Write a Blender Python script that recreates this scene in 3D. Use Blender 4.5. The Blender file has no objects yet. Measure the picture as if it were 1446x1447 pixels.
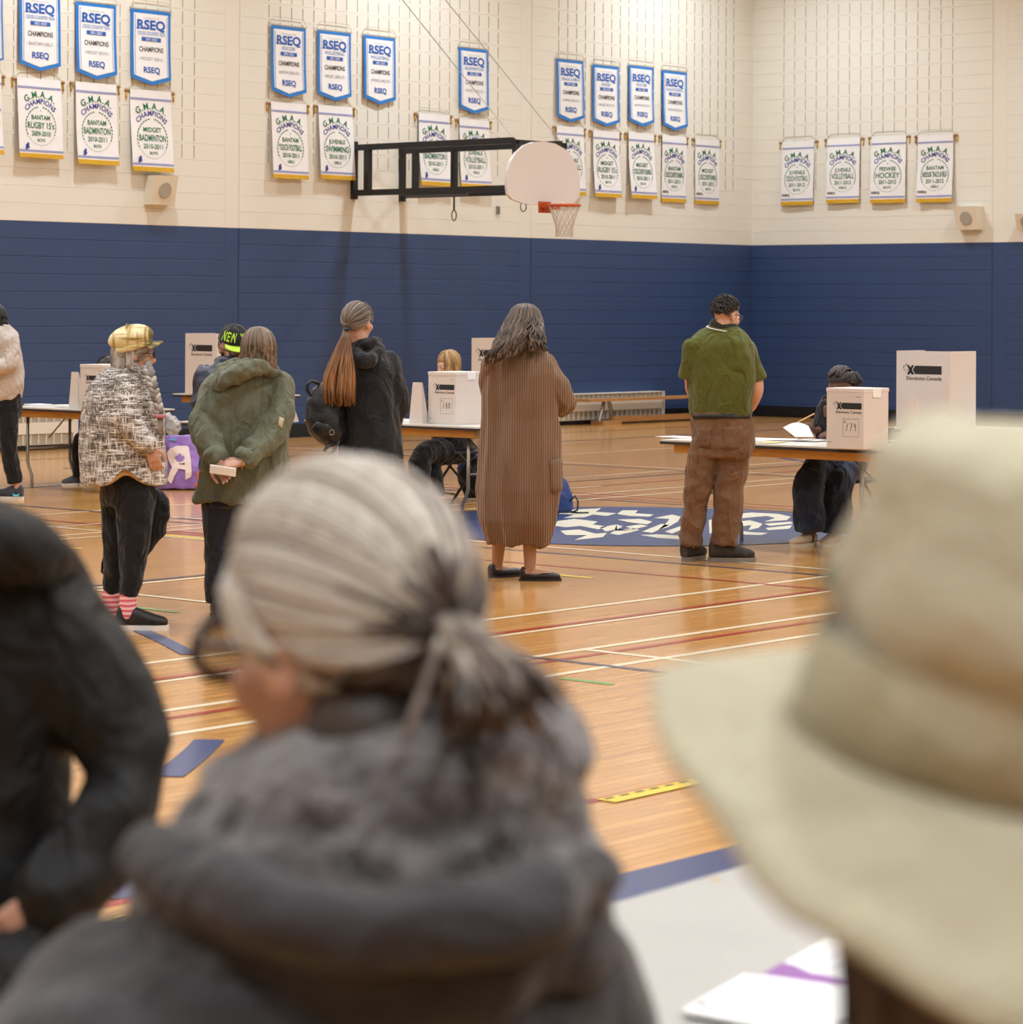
import bpy, bmesh, math, random
import numpy as np
from mathutils import Vector, Matrix, noise

scene = bpy.context.scene
COL = scene.collection
random.seed(7)

# ------------------------------------------------------------------ camera
F, HOR, CX, ROLL, EYE = 3850.0, 431.0, 723.0, 0.005, 1.70     # focal length (px), horizon row, axis column, roll, eye height
cam_data = bpy.data.cameras.new('camera')
cam_data.sensor_fit = 'HORIZONTAL'; cam_data.sensor_width = 36.0
cam_data.lens = F / 1446.0 * 36.0
cam_data.shift_y = -(723.5 - HOR) / 1446.0
cam_data.clip_start = 0.05; cam_data.clip_end = 200
cam_data.dof.use_dof = True; cam_data.dof.focus_distance = 17.6; cam_data.dof.aperture_fstop = 6.3
cam = bpy.data.objects.new('camera', cam_data); COL.objects.link(cam)
cam.location = (0, 0, EYE); cam.rotation_euler = (math.pi / 2, -ROLL, 0)
scene.camera = cam

# ------------------------------------------------------------------ world, exposure
w = bpy.data.worlds.new('world'); scene.world = w; w.use_nodes = True
w.node_tree.nodes['Background'].inputs[0].default_value = (0.8, 0.85, 0.95, 1)
w.node_tree.nodes['Background'].inputs[1].default_value = 0.05
vs = scene.view_settings
vs.view_transform = 'Standard'; vs.look = 'None'; vs.gamma = 1.0; vs.use_curve_mapping = False
vs.exposure = 0.0
scene.cycles.max_bounces = 5; scene.cycles.diffuse_bounces = 3; scene.cycles.glossy_bounces = 2; scene.cycles.transmission_bounces = 3
scene.cycles.caustics_reflective = False; scene.cycles.caustics_refractive = False
LAMP_W = 156.0
LAMP_COL = (0.87, 0.95, 1.0)

# ------------------------------------------------------------------ the gym's own frame (walls meet at CORNER)
ANG = math.radians(40.75)
E1 = Vector((math.sin(ANG), math.cos(ANG), 0))      # along the long wall towards the corner
E2 = Vector((math.cos(ANG), -math.sin(ANG), 0))     # along the end wall away from the corner
CORNER = Vector((3.72, 42.2, 0))
YAW = math.atan2(E1.y, E1.x)
ROOM_L, ROOM_W, ROOM_H = 40.0, 30.0, 8.6

def court(s, t, z=0):            # s: metres back from the corner along the long wall, t: out from it
    return CORNER - E1 * s + E2 * t + Vector((0, 0, z))

def unroll(u, v):
    du, dv = u - CX, v - HOR
    return du + ROLL * dv, dv - ROLL * du
def P(u, v, Y):
    x, y = unroll(u, v)
    return Vector((x / F * Y, Y, EYE - y / F * Y))
def depth(u, v, z=0.0):
    return F * (EYE - z) / unroll(u, v)[1]
def G(u, v, z=0.0):
    return P(u, v, depth(u, v, z))
def onwall(u, v, off=0.0):       # -> (s, z) on the plane 'off' metres in front of the long wall
    x, y = unroll(u, v); k = x / F
    c = CORNER + E2 * off
    s = (c.x - k * c.y) / (E1.x - k * E1.y)
    Y = c.y - s * E1.y
    return s, EYE - y / F * Y
def onend(u, v, off=0.0):        # -> (t, z) on the end wall
    x, y = unroll(u, v); k = x / F
    c = CORNER - E1 * off
    t = (k * c.y - c.x) / (E2.x - k * E2.y)
    Y = c.y + t * E2.y
    return t, EYE - y / F * Y

# ------------------------------------------------------------------ materials
MATS = {}
def hexc(r, g, b):
    f = lambda c: (c / 255 / 12.92) if c / 255 <= 0.04045 else ((c / 255 + 0.055) / 1.055) ** 2.4
    return (f(r), f(g), f(b), 1)
def mat(name, rgb, rough=0.6, var=0.0, scale=8.0, bump=0.0, bscale=60.0, metal=0.0, rgb2=None, stretch=(1, 1, 1), spec=0.5, sheen=0.0, fold=0.0, fscale=(9, 9, 5)):
    if name in MATS: return MATS[name]
    m = bpy.data.materials.new(name); m.use_nodes = True; MATS[name] = m
    nt = m.node_tree; N = nt.nodes; L = nt.links; b = N['Principled BSDF']
    c = hexc(*rgb)
    b.inputs['Base Color'].default_value = c
    b.inputs['Roughness'].default_value = rough
    b.inputs['Metallic'].default_value = metal
    b.inputs['Specular IOR Level'].default_value = spec
    if sheen: b.inputs['Sheen Weight'].default_value = sheen
    tc = N.new('ShaderNodeTexCoord'); mp = N.new('ShaderNodeMapping'); mp.inputs['Scale'].default_value = stretch
    L.new(tc.outputs['Object'], mp.inputs[0])
    nz = N.new('ShaderNodeTexNoise'); nz.inputs['Scale'].default_value = scale; nz.inputs['Detail'].default_value = 4
    L.new(mp.outputs[0], nz.inputs['Vector'])
    rp = N.new('ShaderNodeValToRGB'); rp.color_ramp.elements[0].position = 0.32; rp.color_ramp.elements[1].position = 0.68
    c2 = hexc(*rgb2) if rgb2 else tuple(x * (1 - var) for x in c[:3]) + (1,)
    rp.color_ramp.elements[0].color = c2; rp.color_ramp.elements[1].color = c
    L.new(nz.outputs['Fac'], rp.inputs[0]); L.new(rp.outputs[0], b.inputs['Base Color'])
    if bump:
        n2 = N.new('ShaderNodeTexNoise'); n2.inputs['Scale'].default_value = bscale; n2.inputs['Detail'].default_value = 3
        L.new(mp.outputs[0], n2.inputs['Vector'])
        bp = N.new('ShaderNodeBump'); bp.inputs['Strength'].default_value = bump; bp.inputs['Distance'].default_value = 0.01
        L.new(n2.outputs['Fac'], bp.inputs['Height']); L.new(bp.outputs[0], b.inputs['Normal'])
        if fold:                                                    # soft creases of cloth
            m3 = N.new('ShaderNodeMapping'); m3.inputs['Scale'].default_value = fscale; m3.inputs['Rotation'].default_value = (0, .5, .3); L.new(tc.outputs['Object'], m3.inputs[0])
            n3 = N.new('ShaderNodeTexNoise'); n3.inputs['Scale'].default_value = 1.0; n3.inputs['Detail'].default_value = 2.5; n3.inputs['Distortion'].default_value = 1.2; L.new(m3.outputs[0], n3.inputs['Vector'])
            b3 = N.new('ShaderNodeBump'); b3.inputs['Strength'].default_value = fold; b3.inputs['Distance'].default_value = 0.06
            L.new(n3.outputs['Fac'], b3.inputs['Height']); L.new(b3.outputs[0], bp.inputs['Normal'])
    return m
def nodes(m):
    return m.node_tree.nodes, m.node_tree.links, m.node_tree.nodes['Principled BSDF']

# ------------------------------------------------------------------ mesh helpers; a "geo" is (verts, faces)
def mesh_from(name, geos, mats=None, smooth=False, origin=None):
    V, Fc, MI = [], [], []
    for k, g in enumerate(geos):
        vv, ff = g[0], g[1]; mi = g[2] if len(g) > 2 else 0
        o = len(V); V.extend(vv)
        for f in ff: Fc.append([i + o for i in f]); MI.append(mi)
    if origin is not None:
        V = [(v[0] - origin[0], v[1] - origin[1], v[2] - origin[2]) for v in V]
    me = bpy.data.meshes.new(name); me.from_pydata([tuple(v) for v in V], [], Fc)
    if mats:
        for m in (mats if isinstance(mats, (list, tuple)) else [mats]): me.materials.append(m)
    me.polygons.foreach_set('material_index', MI)
    if smooth: me.polygons.foreach_set('use_smooth', [True] * len(me.polygons))
    me.update()
    return me
def wpos(o):
    return o.matrix_world.translation.copy() if o.get('_w') is None else Vector(o['_w'])
def obj(name, geos, mats, parent=None, smooth=False, world=True):
    """one mesh object; geos in world coordinates unless world=False (then local to parent)"""
    org = None
    if parent is not None and world: org = Vector(parent.get('org', (0, 0, 0)))
    me = mesh_from(name, geos, mats, smooth, org)
    o = bpy.data.objects.new(name, me); COL.objects.link(o)
    if parent is not None:
        o.parent = parent
        if world: o['org'] = parent.get('org', (0, 0, 0))
    return o
def tag(o, label, cat, group=None, kind=None):
    o['label'] = label; o['category'] = cat
    if group: o['group'] = group
    if kind: o['kind'] = kind
    return o
def thing(name, label, cat, loc, group=None):
    o = bpy.data.objects.new(name, None); COL.objects.link(o)
    o.empty_display_size = 0.1
    o.location = loc; o['org'] = tuple(loc)
    return tag(o, label, cat, group)
def struct(o):
    o['kind'] = 'structure'; return o

def box(c, half, ax=(1, 0, 0), up=(0, 0, 1), bev=0.0):
    """box centred at c with half sizes along ax, up x ax, up"""
    a = Vector(ax).normalized(); u = Vector(up).normalized(); b = u.cross(a).normalized()
    c = Vector(c); hx, hy, hz = half
    if bev <= 0:
        V = [c + a * sx * hx + b * sy * hy + u * sz * hz for sz in (-1, 1) for sx, sy in ((-1, -1), (1, -1), (1, 1), (-1, 1))]
        Fs = [(0, 3, 2, 1), (4, 5, 6, 7), (0, 1, 5, 4), (1, 2, 6, 5), (2, 3, 7, 6), (3, 0, 4, 7)]
        return V, Fs
    V = []
    def ring(z, ins):
        for sx, sy in ((-1, -1), (1, -1), (1, 1), (-1, 1)):
            X, Y = sx * (hx - ins), sy * (hy - ins)
            if sx * sy > 0: q = [(X - sx * 0, Y - sy * bev), (X - sx * bev, Y)]
            else: q = [(X - sx * bev, Y), (X, Y - sy * bev)]
            if (sx, sy) == (-1, -1): q = [(X, Y + bev), (X + bev, Y)]
            if (sx, sy) == (1, -1): q = [(X - bev, Y), (X, Y + bev)]
            if (sx, sy) == (1, 1): q = [(X, Y - bev), (X - bev, Y)]
            if (sx, sy) == (-1, 1): q = [(X + bev, Y), (X, Y - bev)]
            for x, y in q: V.append(c + a * x + b * y + u * z)
    ring(-hz, bev); ring(-hz + bev, 0); ring(hz - bev, 0); ring(hz, bev)
    Fs = [tuple(range(7, -1, -1)), tuple(range(24, 32))]
    for r in range(3):
        for i in range(8):
            j = (i + 1) % 8; Fs.append((r * 8 + i, r * 8 + j, (r + 1) * 8 + j, (r + 1) * 8 + i))
    return V, Fs
def tube(pts, rad, n=8, side=None, flat=1.0, cap=True):
    """tube along pts; rad list or number; flat scales the second axis"""
    pts = [Vector(p) for p in pts]; m = len(pts)
    if not hasattr(rad, '__len__'): rad = [rad] * m
    V, Fs = [], []
    prev = None
    for i, p in enumerate(pts):
        d = (pts[min(i + 1, m - 1)] - pts[max(i - 1, 0)])
        d = d.normalized() if d.length > 1e-9 else Vector((0, 0, 1))
        if prev is None:
            ref = Vector(side) if side is not None else (Vector((1, 0, 0)) if abs(d.x) < 0.9 else Vector((0, 1, 0)))
        else: ref = prev
        a = ref - d * ref.dot(d)
        if a.length < 1e-6: a = Vector((0, 1, 0)) - d * d.y
        a.normalize(); prev = a; b = d.cross(a)
        r = rad[i]; rx, ry = (r if hasattr(r, '__len__') else (r, r * flat))
        for k in range(n):
            t = 2 * math.pi * k / n
            V.append(p + a * (math.cos(t) * rx) + b * (math.sin(t) * ry))
    for i in range(m - 1):
        for k in range(n):
            j = (k + 1) % n
            Fs.append((i * n + k, i * n + j, (i + 1) * n + j, (i + 1) * n + k))
    if cap:
        Fs.append(tuple(range(n - 1, -1, -1))); Fs.append(tuple(range((m - 1) * n, m * n)))
    return V, Fs
def capsule(a, b, ra, rb, n=12):
    a, b = Vector(a), Vector(b); d = (b - a)
    if d.length < 1e-6: d = Vector((0, 0, 1e-4))
    d.normalize()
    pts, rr = [], []
    for t in (85, 60, 30): pts.append(a - d * ra * math.sin(math.radians(t))); rr.append(ra * math.cos(math.radians(t)))
    pts.append(a); rr.append(ra); pts.append(b); rr.append(rb)
    for t in (30, 60, 85): pts.append(b + d * rb * math.sin(math.radians(t))); rr.append(rb * math.cos(math.radians(t)))
    return tube(pts, rr, n)
def limb(pts, rr, n=12, flat=False):
    """tapered limb with rounded ends through joints, softened at the bends"""
    pts = [Vector(p) for p in pts]; Q, R = [], []
    for i in range(len(pts) - 1):
        for k in range(4):
            t = k / 4; Q.append(pts[i].lerp(pts[i + 1], t)); R.append(rr[i] * (1 - t) + rr[i + 1] * t)
    Q.append(pts[-1]); R.append(rr[-1])
    for _ in range(2):
        Q2 = Q[:]
        for i in range(1, len(Q) - 1): Q2[i] = (Q[i - 1] + Q[i] * 2 + Q[i + 1]) / 4
        Q = Q2
    d0 = (Q[0] - Q[1]).normalized(); d1 = (Q[-1] - Q[-2]).normalized()
    A = [(Q[0] + d0 * R[0] * math.sin(math.radians(t)), R[0] * math.cos(math.radians(t))) for t in (84, 55, 28)]
    B = [(Q[-1] + d1 * R[-1] * math.sin(math.radians(t)), R[-1] * math.cos(math.radians(t))) for t in (28, 55, 84)]
    if flat: B = [(Q[-1] + d1 * .004, R[-1] * .98)]
    return tube([a[0] for a in A] + Q + [b[0] for b in B], [a[1] for a in A] + R + [b[1] for b in B], n)
def ellipsoid(c, r, ax=((1, 0, 0), (0, 1, 0), (0, 0, 1)), n=16, m=10):
    c = Vector(c); A = [Vector(a) for a in ax]
    V = [c + A[2] * r[2]]
    for i in range(1, m):
        t = math.pi * i / m
        for k in range(n):
            p = 2 * math.pi * k / n
            V.append(c + A[0] * (r[0] * math.sin(t) * math.cos(p)) + A[1] * (r[1] * math.sin(t) * math.sin(p)) + A[2] * (r[2] * math.cos(t)))
    V.append(c - A[2] * r[2])
    Fs = [(0, 1 + k, 1 + (k + 1) % n) for k in range(n)]
    for i in range(m - 2):
        for k in range(n):
            j = (k + 1) % n; a = 1 + i * n
            Fs.append((a + k, a + n + k, a + n + j, a + j))
    a = 1 + (m - 2) * n
    Fs += [(a + k, len(V) - 1, a + (k + 1) % n) for k in range(n)]
    return V, Fs
def loft(rings, n=28, ex=2.3):
    """rings: (centre, side_vec, front_vec, half_side, half_front); capped"""
    V, Fs = [], []
    for c, s, f, a, b in rings:
        for k in range(n):
            t = 2 * math.pi * k / n; ct, st = math.cos(t), math.sin(t)
            V.append(Vector(c) + Vector(s) * (a * math.copysign(abs(ct) ** (2 / ex), ct)) + Vector(f) * (b * math.copysign(abs(st) ** (2 / ex), st)))
    m = len(rings)
    for i in range(m - 1):
        for k in range(n):
            j = (k + 1) % n; Fs.append((i * n + k, i * n + j, (i + 1) * n + j, (i + 1) * n + k))
    Fs.append(tuple(range(n - 1, -1, -1))); Fs.append(tuple(range((m - 1) * n, m * n)))
    return V, Fs
def extrude_poly(poly, org, ax, ay, depth):
    """polygon [(x,y)..] in the plane org+ax*x+ay*y, thickened by the vector depth"""
    org, ax, ay, depth = Vector(org), Vector(ax), Vector(ay), Vector(depth); n = len(poly)
    V = [org + ax * x + ay * y for x, y in poly]; V += [p + depth for p in V]
    Fs = [tuple(range(n - 1, -1, -1)), tuple(range(n, 2 * n))] + [(i, (i + 1) % n, n + (i + 1) % n, n + i) for i in range(n)]
    return V, Fs
def flat_poly(poly, org, ax, ay):
    org, ax, ay = Vector(org), Vector(ax), Vector(ay)
    return [org + ax * x + ay * y for x, y in poly], [tuple(range(len(poly)))]

TMP = {'n': 0}
def remesh(geos, voxel=0.011, smooth=3):
    """union of closed solids as one skin"""
    me = mesh_from('tmp', geos)
    bm = bmesh.new(); bm.from_mesh(me); bmesh.ops.recalc_face_normals(bm, faces=bm.faces); bm.to_mesh(me); bm.free()
    o = bpy.data.objects.new('tmp', me); COL.objects.link(o)
    r = o.modifiers.new('r', 'REMESH'); r.mode = 'VOXEL'; r.voxel_size = voxel
    if smooth:
        s = o.modifiers.new('s', 'SMOOTH'); s.iterations = smooth; s.factor = 0.5
    dg = bpy.context.evaluated_depsgraph_get(); ev = o.evaluated_get(dg); m2 = ev.to_mesh()
    nv = len(m2.vertices); co = np.empty(nv * 3); m2.vertices.foreach_get('co', co); co = co.reshape(-1, 3)
    no = np.empty(nv * 3); m2.vertices.foreach_get('normal', no); no = no.reshape(-1, 3)
    fs = [tuple(p.vertices) for p in m2.polygons]
    ev.to_mesh_clear(); bpy.data.objects.remove(o); bpy.data.meshes.remove(me)
    return co, no, fs
def wrinkle(co, no, amp, sc=(9, 9, 9), seed=0, ridged=True):
    out = co.copy()
    for i in range(len(co)):
        q = Vector((co[i][0] * sc[0] + seed, co[i][1] * sc[1] - seed, co[i][2] * sc[2] + seed * 2))
        a = noise.noise(q); b = noise.noise(q * 2.3)
        d = (0.5 - abs(a)) * 1.2 - 0.3 + b * 0.4 if ridged else a + 0.4 * b
        out[i] = co[i] + no[i] * (amp * d)
    return out
def solid(name, geos, m, parent, voxel=0.011, smooth=3, wr=None, extra=None):
    co, no, fs = remesh(geos, voxel, smooth)
    if wr: co = wrinkle(co, no, *wr)
    g = [([tuple(c) for c in co], fs)]
    if extra: g += extra
    return obj(name, g, m, parent, smooth=True)

from mathutils.bvhtree import BVHTree
def ray_on(o, u, v, off=0.003):
    """point of object o (and its outward normal) met by the sight line through pixel u,v"""
    t = o.get('_bvh_id')
    if o.name not in BV:
        org = Vector(o.get('org', (0, 0, 0))); BV[o.name] = BVHTree.FromPolygons([x.co + org for x in o.data.vertices], [tuple(q.vertices) for q in o.data.polygons])
    e = Vector((0, 0, EYE)); d = (P(u, v, 10) - e).normalized()
    hit, n, i, ds = BV[o.name].ray_cast(e, d)
    if hit is None: return None
    if n.dot(d) > 0: n = -n
    return hit + n * off
BV = {}
def patch(name, o, uv, m, nx=6, ny=6, off=.004, th=.006):
    """cloth patch lying on o; uv: four corners TL, TR, BR, BL"""
    V, Fs = [], []
    for lay in (off, off - th):
        for j in range(ny + 1):
            for i in range(nx + 1):
                s, t = i / nx, j / ny
                u = (uv[0][0] * (1 - s) + uv[1][0] * s) * (1 - t) + (uv[3][0] * (1 - s) + uv[2][0] * s) * t
                v = (uv[0][1] * (1 - s) + uv[1][1] * s) * (1 - t) + (uv[3][1] * (1 - s) + uv[2][1] * s) * t
                q = ray_on(o, u, v, lay)
                if q is None: return None
                V.append(q)
    M = (nx + 1) * (ny + 1)
    for j in range(ny):
        for i in range(nx):
            k = j * (nx + 1) + i; Fs.append((k, k + nx + 1, k + nx + 2, k + 1))
    per = list(range(nx + 1)) + [j * (nx + 1) + nx for j in range(1, ny + 1)] + [ny * (nx + 1) + i for i in range(nx - 1, -1, -1)] + [j * (nx + 1) for j in range(ny - 1, 0, -1)]
    for k in range(len(per)):
        x, y = per[k], per[(k + 1) % len(per)]; Fs.append((x, y, M + y, M + x))
    return obj(name, [(V, Fs)], m, o, True)
def seam(name, o, pts, m, r=.003, off=.001):
    L = []
    for (a, b) in zip(pts, pts[1:]):
        for k in range(6): L.append(ray_on(o, a[0] + (b[0] - a[0]) * k / 6, a[1] + (b[1] - a[1]) * k / 6, off))
    L = [q for q in L if q is not None]
    if len(L) > 2: return obj(name, [tube(L, r, 5)], m, o, True)

# lettering: glyph outlines of Blender's own built-in font turned into flat meshes
GL = {}
def glyphs(s, bold=0.0):
    k = (s, bold)
    if k not in GL:
        cu = bpy.data.curves.new('t', 'FONT'); cu.body = s; cu.size = 1; cu.offset = bold; cu.resolution_u = 3
        o = bpy.data.objects.new('t', cu); COL.objects.link(o)
        dg = bpy.context.evaluated_depsgraph_get(); me = o.evaluated_get(dg).to_mesh()
        V = [(v.co.x, v.co.y) for v in me.vertices]; Fs = [tuple(p.vertices) for p in me.polygons]
        o.evaluated_get(dg).to_mesh_clear(); bpy.data.objects.remove(o); bpy.data.curves.remove(cu)
        xs = [v[0] for v in V] or [0]; ys = [v[1] for v in V] or [0]
        GL[k] = (V, Fs, min(xs), max(xs), min(ys), max(ys))
    return GL[k]
def text2d(s, x, y, h=None, width=None, bold=0.0, maxw=None):
    """2-D text centred at x with its foot on y; cap height h, total width optional -> (pts, faces)"""
    V, Fs, x0, x1, y0, y1 = glyphs(s, bold)
    cap = 0.73
    sy = h / cap; sx = sy
    wd = (x1 - x0) * sx
    if width: sx *= width / wd
    elif maxw and wd > maxw: sx *= maxw / wd
    cx = (x0 + x1) / 2
    return [(x + (a - cx) * sx, y + b * sy) for a, b in V], Fs
def arc_text(s, cx, cy, r, h, span, bold=0.0):
    out = []; ws = []
    for ch in s:
        _, _, x0, x1, _, _ = glyphs(ch, bold); ws.append((x1 - x0) + .16)
    tot = sum(ws); acc = 0
    for ch, wd in zip(s, ws):
        a = math.pi / 2 + span / 2 - span * (acc + wd / 2) / tot; acc += wd
        V, Fs, x0, x1, y0, y1 = glyphs(ch, bold); k = h / 0.73; mx = (x0 + x1) / 2
        t = a - math.pi / 2
        out.append(([(cx + r * math.cos(a) + ((vx - mx) * math.cos(t) - vy * math.sin(t)) * k,
                      cy + r * math.sin(a) + ((vx - mx) * math.sin(t) + vy * math.cos(t)) * k) for vx, vy in V], Fs))
    return out
LEAF = [(0, 1), (.12, .75), (.3, .82), (.24, .45), (.48, .62), (.55, .5), (.85, .5), (.72, .28), (.92, .12), (.5, -.18), (.55, -.38), (.06, -.3), (.06, -.75),
        (-.06, -.75), (-.06, -.3), (-.55, -.38), (-.5, -.18), (-.92, .12), (-.72, .28), (-.85, .5), (-.55, .5), (-.48, .62), (-.24, .45), (-.3, .82), (-.12, .75)]
# ================================================================== ROOM
M_beige = mat('wall_paint_beige', (229, 226, 216), 0.55, 0.03, 1.2, 0.25, 90)
M_blue = mat('wall_paint_blue', (50, 72, 114), 0.42, 0.06, 1.5, 0.3, 90)
M_mortar_b = mat('mortar_beige', (228, 218, 200), 0.7)
M_mortar_n = mat('mortar_blue', (44, 62, 106), 0.6)
M_slot = mat('slot_shade', (62, 59, 56), 0.9)  # slot insides coloured dark to stand in for the shade of the cavity
M_black = mat('rubber_black', (16, 16, 19), 0.5)
M_ceil = mat('ceiling_paint', (225, 222, 214), 0.8, 0.03)
M_steel = mat('steel_grey', (150, 148, 145), 0.35, metal=0.9)
M_white = mat('enamel_white', (226, 224, 219), 0.4, 0.03)

def in_court(o):
    o.location = CORNER; o.rotation_euler = (0, 0, YAW); return o
# local frame: x along E1 (room at x<0), y = -E2 (room at y<0)
def local(name, geos, mats, parent=None, smooth=False):
    o = obj(name, geos, mats, None, smooth)
    if parent: o.parent = parent
    else: in_court(o)
    return o
def lb(x0, x1, y0, y1, z0, z1):
    return box(((x0 + x1) / 2, (y0 + y1) / 2, (z0 + z1) / 2), (abs(x1 - x0) / 2, abs(y1 - y0) / 2, abs(z1 - z0) / 2))

CH = 0.2032
NB = 13
ZB = CH * NB                                   # top of the blue dado
# floor ------------------------------------------------------------
M_floor = mat('maple_floor', (205, 150, 92), 0.2)
N_, L_, B_ = nodes(M_floor)
tc = N_.new('ShaderNodeTexCoord')
br = N_.new('ShaderNodeTexBrick'); br.offset = 0.37; br.inputs['Scale'].default_value = 1
br.inputs['Brick Width'].default_value = 0.9; br.inputs['Row Height'].default_value = 0.057; br.inputs['Mortar Size'].default_value = 0.0009
br.inputs['Color1'].default_value = hexc(214, 160, 94); br.inputs['Color2'].default_value = hexc(197, 141, 78); br.inputs['Mortar'].default_value = hexc(140, 92, 48)
br.inputs['Bias'].default_value = 0.0
L_.new(tc.outputs['Object'], br.inputs['Vector'])
mp = N_.new('ShaderNodeMapping'); mp.inputs['Scale'].default_value = (1.2, 26, 1); L_.new(tc.outputs['Object'], mp.inputs[0])
gn = N_.new('ShaderNodeTexNoise'); gn.inputs['Scale'].default_value = 2.2; gn.inputs['Detail'].default_value = 6; L_.new(mp.outputs[0], gn.inputs['Vector'])
mx = N_.new('ShaderNodeMix'); mx.data_type = 'RGBA'; mx.blend_type = 'MULTIPLY'; mx.inputs[0].default_value = 0.55
rp = N_.new('ShaderNodeValToRGB'); rp.color_ramp.elements[0].position = 0.3; rp.color_ramp.elements[0].color = (0.62, 0.56, 0.5, 1); rp.color_ramp.elements[1].position = 0.62; rp.color_ramp.elements[1].color = (1, 1, 1, 1)
L_.new(gn.outputs['Fac'], rp.inputs[0]); L_.new(br.outputs['Color'], mx.inputs[6]); L_.new(rp.outputs[0], mx.inputs[7]); L_.new(mx.outputs[2], B_.inputs['Base Color'])
mp2 = N_.new('ShaderNodeMapping'); mp2.inputs['Scale'].default_value = (0.6, 5, 1); L_.new(tc.outputs['Object'], mp2.inputs[0])
bn = N_.new('ShaderNodeTexNoise'); bn.inputs['Scale'].default_value = 3; bn.inputs['Detail'].default_value = 2; L_.new(mp2.outputs[0], bn.inputs['Vector'])
bp = N_.new('ShaderNodeBump'); bp.inputs['Strength'].default_value = 0.06; bp.inputs['Distance'].default_value = 0.02; L_.new(bn.outputs['Fac'], bp.inputs['Height']); L_.new(bp.outputs[0], B_.inputs['Normal'])
B_.inputs['Roughness'].default_value = 0.19; B_.inputs['Coat Weight'].default_value = 0.25; B_.inputs['Coat Roughness'].default_value = 0.12

floor = struct(local('floor', [lb(-ROOM_L, 0, -ROOM_W, 0, -0.2, 0)], M_floor))
ceiling = struct(local('ceiling', [lb(-ROOM_L, 0, -ROOM_W, 0, ROOM_H, ROOM_H + 0.2)], M_ceil))
# walls ------------------------------------------------------------
wall_back = struct(local('wall_back', [lb(-ROOM_L, 0.3, 0.006, 0.3, -0.2, ZB) + (1,), lb(-ROOM_L, 0.3, 0.006, 0.3, ZB, ROOM_H + .2) + (0,)], [M_mortar_b, M_mortar_n]))
wall_right = struct(local('wall_right', [lb(0.006, 0.3, -ROOM_W, 0.3, -0.2, ZB) + (1,), lb(0.006, 0.3, -ROOM_W, 0.3, ZB, ROOM_H + .2) + (0,)], [M_mortar_b, M_mortar_n]))
wall_left = struct(local('wall_left', [lb(-ROOM_L - .3, -ROOM_L, -ROOM_W, 0.3, -0.2, ZB) + (1,), lb(-ROOM_L - .3, -ROOM_L, -ROOM_W, 0.3, ZB, ROOM_H + .2) + (0,)], [M_beige, M_blue]))
wall_front = struct(local('wall_front', [lb(-ROOM_L - .3, 0.3, -ROOM_W - .3, -ROOM_W, -0.2, ZB) + (1,), lb(-ROOM_L - .3, 0.3, -ROOM_W - .3, -ROOM_W, ZB, ROOM_H + .2) + (0,)], [M_beige, M_blue]))

def course(a0, a1, z0, z1, slots, end, fine=False):
    """one block course between a0 and a1 metres from the corner; real slots sunk into it"""
    g = []
    c, d, jt = (0.0025, 0.03, 0.0006) if fine else (0.004, 0.03, 0.002)
    def pt(a, dep, z):                       # dep: depth behind the face
        return (-a, dep, z) if not end else (dep, -a, z)
    z0 += jt; z1 -= jt
    xs = [a0]
    sl = [s for s in (slots or []) if a0 + .05 < s < a1 - .05]
    V, Fs, MI = [], [], []
    def quad(p, mi):
        o = len(V); V.extend(p)
        f = (o, o + 1, o + 2, o + 3)
        Fs.append(f); MI.append(mi)
    prof = [(d, z0), (c, z0), (0, z0 + c), (0, z1 - c), (c, z1), (d, z1)]
    for i in range(5):
        if i == 2 and sl: continue
        quad([pt(a0, *prof[i]), pt(a1, *prof[i]), pt(a1, *prof[i + 1]), pt(a0, *prof[i + 1])], 0)
    if sl:
        hz0, hz1 = z0 + .024, z1 - .024; hw = .0088
        quad([pt(a0, 0, z0 + c), pt(a1, 0, z0 + c), pt(a1, 0, hz0), pt(a0, 0, hz0)], 0)
        quad([pt(a0, 0, hz1), pt(a1, 0, hz1), pt(a1, 0, z1 - c), pt(a0, 0, z1 - c)], 0)
        e = [a0] + [x for s in sorted(sl) for x in (s - hw, s + hw)] + [a1]
        for i in range(0, len(e), 2): quad([pt(e[i], 0, hz0), pt(e[i + 1], 0, hz0), pt(e[i + 1], 0, hz1), pt(e[i], 0, hz1)], 0)
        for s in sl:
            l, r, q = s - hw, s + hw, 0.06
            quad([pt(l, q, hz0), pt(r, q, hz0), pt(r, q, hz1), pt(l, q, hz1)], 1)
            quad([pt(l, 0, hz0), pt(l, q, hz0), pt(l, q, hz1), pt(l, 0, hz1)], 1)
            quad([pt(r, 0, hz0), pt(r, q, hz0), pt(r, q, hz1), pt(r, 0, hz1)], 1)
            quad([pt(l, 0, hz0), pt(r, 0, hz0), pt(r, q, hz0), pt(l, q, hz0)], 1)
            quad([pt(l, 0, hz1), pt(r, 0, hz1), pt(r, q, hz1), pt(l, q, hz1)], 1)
    for a in (a0, a1): quad([pt(a, 0, z0 + c), pt(a, d, z0 + c), pt(a, d, z1 - c), pt(a, 0, z1 - c)], 0)
    return V, Fs, MI
MESHC = {}
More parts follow.
